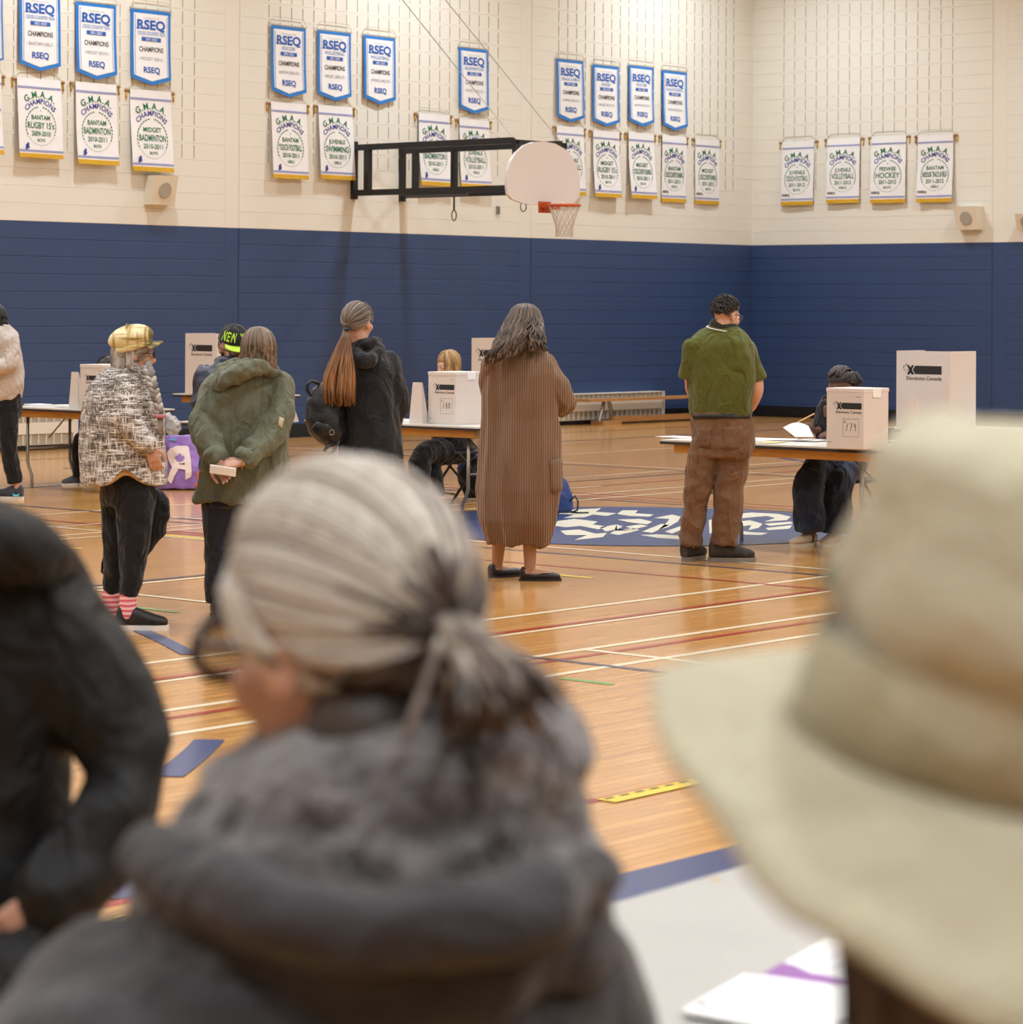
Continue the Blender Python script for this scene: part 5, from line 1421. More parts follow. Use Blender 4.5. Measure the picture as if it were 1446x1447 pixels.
# black bag hanging at her far side, clear plastic bag in the far hand
c = J(200, 740, .25)
th = thing('tote_bag', 'black tote bag hanging behind the legs of the person in the woven jacket', 'bag', c)
solid('tote_body', [loft([(p.J(u, v, .34), (1, 0, 0), (0, 1, 0), w_ / p.ppm, d) for v, u, w_, d in ((690, 200, 24, .05), (705, 203, 36, .07), (730, 198, 45, .09), (755, 190, 44, .1), (785, 178, 32, .09), (800, 172, 20, .06))], 28, 2.4)], M_blackc, th, .011, 3, (.014, (8, 8, 8), 5))
obj('tote_strap', [tube([p.J(150, 778, .34), p.J(145, 795, .33), p.J(144, 808, .33), p.J(149, 815, .33), p.J(158, 800, .34)], .007, 6)], M_blackc, th, True)
obj('tote_strap', [tube([p.J(196, 695, .34), p.J(214, 640, .28), p.J(226, 612, .2), p.J(214, 645, .33), p.J(206, 695, .36)], .008, 6)], M_blackc, th, True)
c = J(243, 598, .18); th = thing('plastic_bag', 'crumpled clear plastic bag held in front of the woven jacket', 'bag', c)
solid('bag_film', [ellipsoid(J(243, 602, .18), (.045, .04, .05)), ellipsoid(J(238, 592, .18), (.03, .03, .03)), limb([J(228, 612, .18), J(238, 600, .18)], [.01, .025], 8)], M_clear, th, .007, 1, (.022, (26, 26, 26), 9))

# 3. man in lettered cap -----------------------------------------------------------
p = Person('person facing camera in navy jacket and black and lime lettered cap', 15.3, 322); J = p.J
h = Head(J(331, 492), (.42, -.86, -.25)); face = (.45, -.89)
arms = [(J(290, 535, 0), J(287, 595, .05), J(300, 640, -.1)), (J(352, 535, .1), J(358, 595, .1), J(350, 640, -.05))]
legs = [(J(310, 660), J(309, 740), J(308, 835)), (J(338, 660, .05), J(340, 740, .05), J(342, 835, .08))]
p.body(S_pink, h, J(324, 640), J(322, 555), arms, legs, [hand(J(300, 640, -.1), (0, -.2, -1), (1, 0, 0), 1), hand(J(350, 640, -.05), (0, -.2, -1), (-1, 0, 0), -1)])
h.eyes(p.root); h.glasses(p.root, M_black, .026)
M_nv = mat('jacket_navy', (34, 42, 66), .45, .25, 9, .4, 30)
p.wear('jacket', [p.loft(face, .62, [(508, 310, 345), (516, 298, 352), (526, 284, 362), (540, 280, 368), (580, 281, 366), (620, 283, 364), (665, 283, 364)]), limb([J(290, 532, 0), J(287, 592, .04), J(300, 634, -.08)], [.075, .07, .05]), limb([J(354, 532, .08), J(358, 592, .08), J(350, 634, -.04)], [.075, .07, .05]),
                  limb([J(312, 512, .02), J(322, 510, -.08), J(340, 514, -.08)], [.03, .034, .03])], M_nv, wr=(.016, (9, 9, 7), 5))
p.wear('trousers', [p.loft(face, .7, [(650, 290, 358), (680, 292, 356)]), tl([J(310, 675), J(309, 745), J(308, 838)], [.1, .08, .065]), tl([J(338, 675, .05), J(340, 745, .05), J(342, 838, .08)], [.1, .08, .065])], M_darkc, wr=(.007, (8, 8, 6), 3))
p.shoe(J(306, 858, .1), (.2, -1), .28, .1, M_shoeb); p.shoe(J(342, 858, .15), (.4, -1), .28, .1, M_shoeb)
M_hw = hair_mat('hair_white_grey', [(120, 112, 106), (178, 172, 168)])
locks_obj('hair', [([h.scalp(h.dirv(az, el), 1.0), h.scalp(h.dirv(az, el - 14), 1.05), h.scalp(h.dirv(az, el - 26), 1.1)], [.006, .008, .004], RS.random(), .7) for az, el in [(RS.choice((-1, 1)) * RS.uniform(90, 180), RS.uniform(-25, 10)) for _ in range(90)]], M_hw, p.root)
M_cb = fabric('cap_black', (26, 27, 28)); M_lime = mat('cap_lime', (176, 214, 48), .6)
def capgeo(R, el0=-4):
    V, Fs = [], []
    for i in range(11):
        for k in range(32): V.append(h.scalp(h.dirv(360 * k / 32, 90 - (90 - el0) * i / 10), R))
    for i in range(10):
        for k in range(32): Fs.append((i * 32 + k, (i + 1) * 32 + k, (i + 1) * 32 + (k + 1) % 32, i * 32 + (k + 1) % 32))
    return V, Fs
cap = obj('baseball_cap', [capgeo(1.13, 6)], M_cb, p.root, True)
V, Fs = [], []
for j in range(5):
    for k in range(15):
        t = math.radians(-58 + 116 * k / 14); e = j / 4 * math.cos(t * 1.2) ** .7
        V.append(h.c + (h.s * (math.sin(t) * (.089 + .012 * e)) + h.f * (math.cos(t) * .108 + .068 * e - .012) + h.u * (.036 - .012 * e - .018 * math.sin(t) ** 2 * e)) )
top = len(V); V += [v - h.u * .005 for v in V]
for j in range(4):
    for k in range(14):
        a = j * 15 + k; q = (a, a + 1, a + 16, a + 15); Fs.append(q); Fs.append(tuple(top + i for i in reversed(q)))
for k in range(14): Fs.append((60 + k, 61 + k, top + 61 + k, top + 60 + k))
obj('cap_visor', [(V, Fs)], M_lime, cap, True)
g = []
word = 'NEW YORK'
for i, ch in enumerate(word):
    if ch == ' ': continue
    V2, F2, x0, x1, y0, y1 = glyphs(ch, .03); az0 = 78 - 156 * (i + .5) / len(word)
    g.append(([h.scalp(h.dirv(az0 - (vx - (x0 + x1) / 2) * 27, 14 + vy / .73 * 30), 1.15) for vx, vy in V2], F2))
obj('cap_lettering', g, M_lime, cap)

# 4. olive parka --------------------------------------------------------------------
p = Person('person in olive green hooded parka with hands clasped behind the back', 14.7, 336); J = p.J
h = Head(J(364, 496, -.02), (-.42, .88, -.05)); face = (-.28, .96)
arms = [(J(302, 552, 0), J(282, 606, -.06), J(304, 648, -.26)), (J(394, 548, 0), J(398, 602, -.10), J(345, 652, -.28))]
legs = [(J(312, 700), J(310, 775), J(308, 850)), (J(362, 700), J(364, 775), J(366, 850))]
hR = hand(J(341, 653, -.285), (-1, -.05, -.16), (.05, .6, -1), -1, .35, .95, .3)
hL = hand(J(303, 651, -.25), (.62, -.1, -.7), (0, -1, -.2), 1, .55, .95, .5)
p.body(S_pink, h, J(338, 672), J(346, 560), arms, legs, [hR, hL])
M_ol = fabric('parka_olive', (104, 107, 88), .75, .22, 4, .3, 30, stretch=(1, 1, .6))
parka = p.wear('parka', [p.loft(face, .62, [(514, 328, 386), (522, 314, 393), (534, 304, 398), (550, 296, 402), (575, 291, 403), (610, 288, 404), (650, 286, 405), (685, 280, 402), (708, 275, 397)], 2.6),
                 limb([J(306, 552, 0), J(284, 604, -.06), J(304, 643, -.22)], [.088, .082, .062]), limb([J(393, 548, 0), J(394, 602, -.10), J(352, 646, -.25)], [.088, .082, .062])], M_ol, .010, 2, (.022, (6.5, 6.5, 4.5), 8))
p.wear('hood', [limb([J(306, 546, -.10), J(322, 534, -.19), J(345, 523, -.20), J(370, 517, -.14), J(388, 528, -.04)], [.03, .052, .048, .04, .025]), limb([J(316, 530, -.08), J(336, 518, -.13), J(358, 512, -.12), J(384, 518, -.02)], [.03, .036, .032, .03]), limb([J(312, 528, .0), J(330, 514, .04), J(380, 512, .06)], [.04, .04, .04])], M_ol, .009, 2, (.014, (9, 9, 12), 4))
for a, b, r in ((J(351, 641, -.25), J(344, 651, -.27), .064), (J(303, 642, -.22), J(305, 648, -.245), .062)):
    obj('sleeve_cuff', [tube([a, a.lerp(b, .5), b], [r, r * 1.02, r * .9], 20)], M_ol, parka, True)
patch('sleeve_patch', parka, [(395, 589), (401, 592), (398, 606), (393, 600)], mat('patch_beige', (178, 166, 142), .8), 3, 4)
seam('back_seam', parka, [(326, 572), (327, 600), (327, 640), (326, 690)], M_ol, .004); seam('back_seam', parka, [(372, 530), (371, 560), (368, 590)], M_ol, .004)
p.wear('trousers', [p.loft(face, .7, [(680, 294, 382), (715, 292, 384)]), tl([J(312, 712), J(311, 780), J(309, 852)], [.105, .085, .075]), tl([J(362, 712), J(364, 780), J(366, 852)], [.105, .085, .075])], fabric('trousers_navy', (38, 40, 52)), wr=(.007, (8, 8, 6), 3))
p.shoe(J(309, 876, -.1), (-.1, 1), .26, .1, M_shoeb); p.shoe(J(366, 876, -.1), (.1, 1), .26, .1, M_shoeb)
obj('bracelet', [tube([J(344, 655, -.285) + Vector((.006 * math.cos(a), .03 * math.cos(a), .032 * math.sin(a))) for a in [i * math.pi / 8 for i in range(17)]], .0028, 5, cap=False)], mat('gold', (208, 160, 70), .25, metal=.9), p.root, True)
lk = falling(h, 330, RS, lambda az: J(0, 520 if abs(az - 200) > 50 else 514).z, (50, 310), .008, .003, spread=1.02, part=84, jitter=.012, bell=1.05)
locks_obj('hair', lk, hair_mat('hair_ash_brown', [(60, 46, 36), (98, 78, 60), (140, 118, 94)]), p.root, [(hair_cap(h), .35)])
o = obj('folded_paper', [box(J(315, 665, -.315), (.07, .006, .024), (1, 0, -.14), (.1, -.3, 1), bev=.003)], M_paper); tag(o, 'folded white paper held in hands behind the olive parka', 'paper')

# 5. long ponytail and backpack -------------------------------------------------------
p = Person('person with long ginger ponytail in a black hooded coat', 15.9, 522); J = p.J
h = Head(J(506, 456, -.02), (.42, .90, .06)); face = (.55, .83)
arms = [(J(550, 512, .02), J(568, 566, .0), J(552, 592, .22)), (J(492, 512, .02), J(486, 565, .08), J(510, 595, .3))]
legs = [(J(510, 690), J(508, 770), J(506, 835)), (J(540, 690, .05), J(542, 770, .05), J(545, 835, .08))]
p.body(S_light, h, J(524, 655), J(522, 530), arms, legs, [hand(J(552, 592, .22), (-.3, 1, 0), (0, 0, -1), 1)])
M_ct = fabric('coat_black', (36, 36, 40), .8, .25, 6, .4, 90)
coat = p.wear('coat', [p.loft(face, .66, [(484, 500, 534), (492, 493, 542), (500, 487, 549), (514, 482, 556), (540, 480, 560), (575, 479, 562), (610, 479, 566), (650, 478, 569), (690, 477, 571), (720, 477, 571)]),
                limb([J(547, 512, .0), J(565, 562, -.02), J(557, 592, .14)], [.075, .07, .06]), limb([J(494, 512, .02), J(488, 562, .08), J(512, 592, .28)], [.07, .065, .05])], M_ct, wr=(.016, (7, 7, 3.5), 7))
p.wear('hood', [limb([J(498, 494, -.06), J(510, 508, -.15), J(524, 512, -.15), J(538, 492, -.05)], [.03, .045, .045, .03]), limb([J(500, 486, -.02), J(518, 486, -.1), J(536, 484, .0)], [.03, .04, .03])], M_ct, .010, 2, (.01, (9, 9, 9), 2))
p.wear('trousers', [tl([J(510, 700), J(508, 770), J(506, 838)], [.1, .08, .065]), tl([J(540, 700, .05), J(542, 770, .05), J(545, 838, .08)], [.1, .08, .065])], M_darkc)
p.shoe(J(505, 856, -.08), (.5, .85), .27, .1, M_shoeb); p.shoe(J(544, 856, .0), (.6, .8), .27, .1, M_shoeb)
tie = h.dirv(190, -16)
lk = pulled(h, 200, tie, RS, .0065, lambda az: RS.random() * .8)
for i in range(30):                                         # flyaway wisps
    d = h.dirv(RS.uniform(30, 120), RS.uniform(-10, 60)); a = h.scalp(d, 1.02); lk.append(([a, h.scalp(d, 1.12), h.scalp((d + Vector((.1, .1, -.2))).normalized(), 1.2)], [.0015, .0015, .001], .9, 1))
locks_obj('hair', lk, hair_mat('hair_salt', [(82, 72, 64), (120, 108, 96), (158, 146, 134)]), p.root, [(hair_cap(h), .3)])
t0 = h.scalp(tie, 1.06); lk = []
t0 = J(491, 466, -.14)
for i in range(170):
    a = RS.random(); b = RS.uniform(-1, 1); u1 = 458 + 43 * a; L = [t0 + Vector((RS.uniform(-.02, .02), b * .012, 0))]
    ph = RS.uniform(0, 6)
    for k in range(1, 9):
        t = k / 8; sp = min(1, t * 1.5) ** .8; u = 491 + (u1 - 491) * sp; v = 466 + (104 + RS.uniform(-7, 5)) * t
        L.append(J(u, v, -.15 - .05 * t + b * .045 * sp) + Vector((math.sin(ph + t * 7) * .005, 0, 0)))
    lk.append((L, [.006] + [.0075] * 7 + [.003], (.15 + .25 * RS.random(), .4 + .4 * RS.random(), .5 + .5 * RS.random(), .3 + .4 * RS.random()), .8))
locks_obj('hair_ponytail', lk, hair_mat('hair_ginger', [(70, 46, 28), (112, 74, 40), (160, 106, 58)]), p.root)
obj('hair_tie', [ellipsoid(t0 + Vector((0, 0, .002)), (.026, .024, .014), n=12, m=8)], M_black, p.root, True)
M_pk = mat('backpack_black', (20, 20, 23), .42, .2, 20, .35, 60)
c = J(458, 600, -.16); th = thing('backpack', 'black leather backpack hanging from the shoulder of the long haired person', 'backpack', c)
solid('backpack_body', [loft([(J(u, v, -.10), (.9, -.43, 0), (.43, .9, 0), w_ / p.ppm, d) for v, u, w_, d in ((540, 466, 10, .05), (548, 462, 18, .08), (565, 460, 25, .10), (590, 460, 27, .12), (610, 464, 26, .12), (624, 470, 18, .09), (631, 474, 9, .05))], 28, 2.5)], M_pk, th, .010, 2, (.010, (9, 9, 9), 4))
obj('grab_loop', [tube([J(450, 550, -.14), J(440, 560, -.15), J(434, 552, -.16), J(434, 544, -.16), J(440, 538, -.15), J(450, 542, -.13), J(457, 548, -.12)], [.008, .010, .010, .010, .010, .010, .008], 6)], M_pk, th, True)
obj('shoulder_strap', [tube([J(470, 625, -.2), J(462, 632, -.22), J(458, 637, -.22), J(464, 642, -.2), J(474, 636, -.2), J(480, 622, -.2)], [(.012, .004)] * 6, 6)], M_pk, th, True)
obj('shoulder_strap', [tube([J(468, 545, -.06), J(484, 515, -.12), J(496, 502, -.1), J(500, 505, .05)], .012, 6)], M_pk, th, True)
obj('front_pocket', [ellipsoid(J(455, 606, -.21), (.06, .018, .045), n=16, m=10)], M_pk, th, True)
obj('ring_buckle', [tube([J(469, 611, -.235) + Vector((.013 * math.cos(a), 0, .015 * math.sin(a))) for a in [i * math.pi / 6 for i in range(13)]], .003, 5, cap=False)], M_steel, th, True)

# 6. seated at box 180 ---------------------------------------------------------------
p = Person('fair haired person in black seated behind ballot box 180', 23.0, 620); J = p.J
h = Head(J(634, 516, .35), (-.8, -.5, -.25)); face = (-.85, -.5)
arms = [(J(612, 548, .3), J(606, 590, .2), J(592, 602, -.02)), (J(652, 548, .45), J(655, 588, .4), J(640, 598, .1))]
legs = [(J(644, 636, .3), J(588, 637, .0), J(592, 712, -.02)), (J(656, 638, .4), J(606, 642, .2), J(612, 712, .15))]
p.body(S_light, h, J(650, 628, .4), J(636, 560, .38), arms, legs, [hand(J(592, 602, -.02), (-1, -.2, 0), (0, 0, -1), 1), hand(J(640, 598, .1), (-.5, -1, 0), (0, 0, -1), -1)])
h.eyes(p.root)
p.wear('sweater', [p.loft(face, .7, [(534, 622, 650), (542, 610, 656), (556, 606, 660), (590, 608, 664), (635, 612, 668)], dy=.38), limb([J(614, 552, .32), J(608, 588, .2), J(596, 600, .02)], [.07, .06, .045]), limb([J(652, 552, .42), J(654, 586, .38), J(642, 597, .14)], [.07, .06, .045])], M_blackc, wr=(.01, (8, 8, 6), 1))
p.wear('trousers', [tl([J(652, 632, .4), J(640, 636, .3), J(592, 638, .02), J(594, 700, -.02)], [.12, .11, .095, .1]), tl([J(656, 636, .42), J(608, 644, .2), J(614, 700, .16)], [.11, .09, .09])], M_blackc, wr=(.012, (8, 8, 6), 1))
p.shoe(J(594, 719, .05), (-1, -.3), .26, .1, M_shoeb); p.shoe(J(614, 719, .2), (-1, -.3), .26, .1, M_shoeb)
locks_obj('hair', falling(h, 200, RS, lambda az: h.c.z - .16, (45, 315), .009, .003, spread=1.0, part=82), hair_mat('hair_fair', [(116, 82, 46), (166, 128, 78), (196, 162, 112)]), p.root, [(hair_cap(h), .4)])
chair(J(655, 700, .42), (-.86, -.5, 0), 'black folding chair under the fair haired person by ballot box 180')
c = J(666, 660, .1); th = thing('draped_coat', 'black coat with blue trim hanging over the chair behind table 180', 'coat', c)
solid('coat_cloth', [loft([(J(u, v, .78), (1, 0, 0), (0, 1, 0), w_, .05) for v, u, w_ in ((640, 666, .08), (655, 664, .11), (680, 664, .10), (703, 666, .06))], 20, 2.4)], M_blackc, th, .011, 2, (.02, (10, 10, 6), 3))
obj('coat_trim', [tube([J(648, 664, .71), J(656, 652, .7), J(668, 645, .7), J(680, 644, .72)], [(.02, .012)] * 4, 8)], mat('trim_blue', (40, 72, 130), .7), th, True)

# 7. long brown cardigan ---------------------------------------------------------------
p = Person('person with long brown hair in an ankle length ribbed brown cardigan', 16.85, 735); J = p.J
h = Head(J(744, 460, .0), (.62, .78, -.04)); face = (.55, .83)
arms = [(J(770, 515, .0), J(790, 562, .02), J(790, 574, .26)), (J(696, 515, .0), J(690, 555, .12), J(730, 568, .34))]
legs = [(J(748, 650, -.02), J(749, 730, -.04), J(749, 802, -.04)), (J(716, 650, .1), J(708, 730, .1), J(703, 796, .16))]
p.body(S_mid, h, J(736, 625), J(735, 520), arms, legs, [hand(J(790, 574, .26), (-.3, 1, 0), (0, 0, -1), 1), hand(J(730, 568, .34), (.5, 1, 0), (0, 0, -1), -1)], legslim=1.0, extra=[limb([heel(p, 746, -.04) + UP * .05, heel(p, 780, -.04) + UP * .035], [.034, .022], 10), limb([heel(p, 701, .15) + UP * .05, heel(p, 722, .22) + UP * .035], [.034, .022], 10)])
h.eyes(p.root)
M_rib = ribbed('cardigan_rib', (136, 106, 82), (104, 78, 60))
cg = p.wear('cardigan', [p.loft(face, .68, [(484, 722, 764), (490, 708, 770), (498, 698, 776), (512, 688, 783), (530, 683, 787), (560, 682, 787), (590, 683, 786), (620, 680, 789), (650, 677, 793), (690, 674, 795), (735, 677, 787), (755, 684, 781), (769, 692, 777)]),
                    limb([J(768, 516, -.02), J(782, 552, -.06), J(796, 570, .06), J(790, 576, .24)], [.085, .098, .080, .05]), limb([J(697, 516, .0), J(692, 548, .1), J(728, 564, .32)], [.08, .08, .055])], M_rib, .010, 1, (.024, (6.5, 6.5, 1.0), 9))
patch('pocket', cg, [(777, 651), (792, 647), (793, 692), (779, 696)], M_rib, 5, 6, .012, .016)
M_ballet = mat('flat_black', (26, 24, 26), .45)
p.shoe(heel(p, 737, -.04), (1, .03), .25, .088, M_ballet, M_ballet, .016, .085, 'flat_shoe', True); p.shoe(heel(p, 693, .13), (.85, .5), .25, .088, M_ballet, M_ballet, .016, .085, 'flat_shoe', True)
p_h = hair_mat('hair_brown', [(44, 34, 30), (76, 60, 50), (112, 92, 76)])
lk = []
for i in range(420):
    az = RS.uniform(42, 318); R = 1.02 + .16 * RS.random(); ph = RS.uniform(0, 6.3); L = [h.scalp(h.dirv(az, e), R * (.96 + .10 * (82 - e) / 80)) for e in (84, 62, 38, 12)]
    q = L[-1]; w0 = proj(q)[0]; a = max(0, min(1, (w0 - 712) / 62 + RS.uniform(-.15, .15)))
    back = q.y < h.c.y + .02
    tgt_u = 686 + 62 * a if back else 700 + 70 * a; tv = (513 - 20 * a) + RS.uniform(-7, 5)
    if a > .75: tgt_u = 748 + 24 * RS.random(); tv = 486 + 12 * RS.random()
    e = J(tgt_u, tv, (-.24 + .08 * abs(a - .4)) if back else -.02)
    for k in range(1, 10):
        t = k / 9; L.append(q.lerp(e, t ** .9) + Vector((math.sin(ph + t * 13) * .011, math.cos(ph * 2 + t * 11) * .006, 0)) + Vector((0, -.03 * math.sin(math.pi * t), 0)))
    lk.append((L, [.004] + [.0085] * 11 + [.003], RS.random(), .7))
locks_obj('hair', lk, p_h, p.root, [(hair_cap(h, 1.0), .3)])

# 8. green shirt ------------------------------------------------------------------------
p = Person('person in olive green polo shirt and brown work trousers standing by the table', 18.1, 1016); J = p.J
h = Head(J(1027, 446), (.72, .66, -.22), (.05, .1, 1)); face = (.5, .86)
arms = [(J(1058, 492, .0), J(1070, 552, .03), J(1048, 586, .26)), (J(978, 492, .0), J(970, 552, .08), J(1000, 590, .3))]
legs = [(J(1036, 620), J(1030, 692), J(1024, 770)), (J(998, 620), J(986, 695), J(976, 762, .05))]
p.body(S_light, h, J(1018, 596), J(1017, 505), arms, legs, [hand(J(1048, 586, .26), (-.4, 1, 0), (0, 0, -1), 1), hand(J(1000, 590, .3), (.4, 1, 0), (0, 0, -1), -1)],
       extra=[limb([J(1066, 530, .02), J(1069, 552, .02), J(1060, 574, .14)], [.056, .054, .042], 14)])
h.eyes(p.root); h.glasses(p.root, M_black, .024)
M_gs = fabric('shirt_olive', (84, 88, 34), .85, .16, 4, .3, 90)
shirt = p.wear('polo_shirt', [p.loft(face, .6, [(462, 1000, 1042), (468, 991, 1050), (475, 982, 1056), (485, 974, 1062), (500, 971, 1065), (525, 971, 1065), (555, 974, 1063), (575, 976, 1062), (587, 978, 1060)], 2.5),
                      tl([J(979, 492, .0), J(976, 512, .02), J(972, 535, .04)], [.068, .066, .064]), tl([J(1057, 494, .0), J(1064, 515, .01), J(1070, 536, .02)], [.07, .068, .066])], M_gs, .009, 3, (.013, (6, 6, 4), 5))
co_ = fabric('collar_dark_olive', (52, 50, 38))
obj('collar', [tube([J(1023, 459, .01) + Vector((.082 * math.cos(a), .075 * math.sin(a), .012 * math.cos(a) * -1 + .012 * math.sin(a))) for a in [i * math.pi / 12 for i in range(25)]], [(.014, .026)] * 25, 8, cap=False)], co_, shirt, True)
obj('collar_piping', [tube([J(1022, 465, .0) + Vector((.108 * math.cos(a), .1 * math.sin(a), .015 * math.cos(a) * -1 + .012 * math.sin(a))) for a in [i * math.pi / 12 for i in range(25)]], .004, 6, cap=False)], M_paper, shirt, True)
M_br = fabric('trousers_brown', (112, 82, 58), .85, .15, 5, .3, 60)
tr = p.wear('work_trousers', [p.loft(face, .68, [(583, 979, 1060), (592, 978, 1061), (610, 978, 1066), (630, 978, 1064), (645, 979, 1060)]), tl([J(1036, 632), J(1031, 690, -.01), J(1024, 768)], [.125, .102, .088]), tl([J(996, 632), J(986, 692), J(976, 769, .03)], [.105, .090, .078])], M_br, .009, 2, (.016, (7, 7, 7), 6))
patch('belt', tr, [(980, 586), (1059, 585), (1060, 591), (980, 592)], M_black, 12, 2, .006, .012)
patch('rear_pocket', tr, [(985, 604), (1006, 604), (1004, 634), (986, 632)], M_br, 5, 5); patch('rear_pocket', tr, [(1022, 603), (1050, 602), (1046, 634), (1024, 636)], M_br, 5, 5)
patch('leg_pocket', tr, [(977, 638), (986, 640), (984, 668), (976, 664)], M_br, 3, 5)
seam('seat_seam', tr, [(1012, 594), (1010, 612), (1009, 634)], M_br, .004)
M_hk = mat('hiking_shoe', (58, 52, 48), .7, .4, 25, rgb2=(36, 34, 34))
p.shoe(heel(p, 1004, .0), (1, .08), .305, .105, M_hk, M_soleg, .03, .135, 'hiking_shoe'); p.shoe(heel(p, 968, .0), (.5, .87), .30, .105, M_hk, M_soleg, .03, .135, 'hiking_shoe')
lk = []
for i in range(650):
    az, el = RS.uniform(35, 325), RS.uniform(-22, 88)
    if el < hairline(az): continue
    d = h.dirv(az, el); n_ = (Vector((RS.uniform(-.3, .3), -.25, RS.uniform(-.4, .2)))).normalized()
    lk.append(([h.scalp(d, 1.0), h.scalp((d + n_ * .12).normalized(), 1.09), h.scalp((d + n_ * .3).normalized(), 1.14 + RS.random() * .06)], [.005, .006, .002], RS.random(), .7))
locks_obj('hair', lk, hair_mat('hair_dark', [(22, 17, 16), (40, 32, 29), (60, 48, 42)]), p.root, [(hair_cap(h, 1.02, -.3), .3)])

# 9. seated writer at box 179 ---------------------------------------------------------------
p = Person('person in dark jeans seated writing behind ballot box 179', 19.3, 1172); J = p.J
h = Head(J(1188, 545, .32), (-.78, -.5, -.35)); face = (-.65, -.76)
arms = [(J(1168, 578, .32), J(1157, 612, .30), J(1140, 603, .04)), (J(1210, 578, .48), J(1222, 612, .4), J(1180, 612, .15))]
legs = [(J(1178, 648, .35), J(1141, 668, .02), J(1146, 752, .02)), (J(1202, 650, .45), J(1186, 670, .08), J(1180, 752, .1))]
hw_ = hand(J(1140, 602, .04), (-1, -.3, -.1), (-.2, -.3, -1), -1, .75, .95, .8)
p.body(S_dark, h, J(1198, 642, .5), J(1192, 588, .45), arms, legs, [hw_, hand(J(1180, 612, .15), (-.7, -.7, 0), (0, 0, -1), 1, .3)])
h.eyes(p.root)
M_dn = fabric('denim_blue', (42, 58, 88), .8, .25, 6, .3, 60, rgb2=(24, 32, 50)); M_dn2 = fabric('jeans_dark', (44, 56, 80), .8, .3, 5, .3, 60, rgb2=(25, 30, 42))
p.wear('denim_top', [p.loft(face, .7, [(566, 1180, 1204), (572, 1168, 1214), (584, 1162, 1220), (610, 1164, 1222), (645, 1166, 1226)], dy=.45), ], M_dn, wr=(.01, (8, 8, 6), 1))
p.wear('black_vest', [limb([J(1166, 576, .36), J(1158, 606, .32)], [.06, .055]), limb([J(1212, 576, .5), J(1222, 610, .42), J(1198, 614, .25)], [.06, .055, .045]), limb([J(1168, 566, .42), J(1160, 596, .36), J(1164, 640, .4)], [.045, .05, .05])], M_blackc)
p.wear('jeans', [tl([J(1204, 645, .5), J(1180, 650, .36), J(1141, 672, .02), J(1145, 750, .0)], [.12, .105, .105, .108]), tl([J(1206, 648, .5), J(1186, 674, .08), J(1182, 751, .08)], [.12, .102, .105])], M_dn2, .010, 2, (.016, (8, 8, 4), 1))
M_bs = mat('shoe_beige', (190, 166, 142), .7)
p.shoe(heel(p, 1154, .07), (-.75, -.65), .25, .095, M_bs, mat('sole_cream', (204, 190, 168), .6), .025, .09); p.shoe(heel(p, 1186, .16), (-.5, -.86), .25, .095, M_bs, MATS['sole_cream'], .025, .09)
lk = []
for i in range(110):
    az = RS.uniform(0, 360); d0 = h.dirv(az, hairline(az) + RS.uniform(0, 25)); tie = h.dirv(165, 5); ph = RS.uniform(0, 6)
    lk.append(([h.scalp(slerp(d0, tie, t), 1.06 + .07 * math.sin(math.pi * t) + .03 * math.sin(ph + 17 * t)) for t in [k / 12 for k in range(13)]], [.010 if k % 2 else .0065 for k in range(13)], RS.random(), 1))
tp_ = h.scalp(h.dirv(165, 5), 1.1)
for i in range(26):
    e = tp_ + Vector((.05 + RS.uniform(-.02, .04), RS.uniform(-.03, .05), RS.uniform(-.16, -.06)))
    lk.append(([tp_, tp_.lerp(e, .3) + Vector((.03, 0, .03)), tp_.lerp(e, .7) + Vector((.025, 0, .01)), e], [.010, .011, .010, .006], RS.random(), 1))
locks_obj('hair', lk, hair_mat('hair_twists', [(14, 10, 10), (32, 22, 20), (52, 34, 28)]), p.root, [(hair_cap(h, 1.03), .2)])
o = obj('pencil', [tube([J(1127, 597, -.02), J(1151, 584.5, .04)], .0055, 6), tube([J(1127, 597, -.02), J(1125, 598, -.024)], [.005, .001], 6)], mat('pencil_wood', (208, 160, 104), .5)); tag(o, 'yellow wooden pencil held over the table by the seated writer', 'pencil')
sh = []
K = 8; V, Fs = [], []
A_, B_2, C_, D_ = J(1106, 606, -.05), J(1124, 596.5, .05), J(1143, 601, .08), J(1150, 618, .0)
A_, B_2, C_, D_ = J(1107, 604, -.12), J(1126, 596, .0), J(1143, 602, .0), J(1150, 617, -.05)
E_ = J(1124, 617, -.14)
for off in (0, .002):
    for j in range(K + 1):
        for i in range(K + 1):
            a, b = i / K, j / K
            q = A_.lerp(C_, a).lerp(E_.lerp(D_, a), b) + Vector((0, 0, .03 * math.sin(math.pi * a) * (1 - b)))
            V.append(q + Vector((0, -off, -off)))
M_ = (K + 1) ** 2
for j in range(K):
    for i in range(K):
        q = j * (K + 1) + i; f4 = (q, q + 1, q + K + 2, q + K + 1); Fs.append(f4); Fs.append(tuple(M_ + k for k in reversed(f4)))
o = obj('ballot_paper', [(V, Fs)], M_paper, None, True); tag(o, 'white ballot paper lifted up from the table by the seated writer', 'paper')
chair(J(1206, 700, .55), (-.65, -.76, 0), 'black folding chair under the writer by ballot box 179')

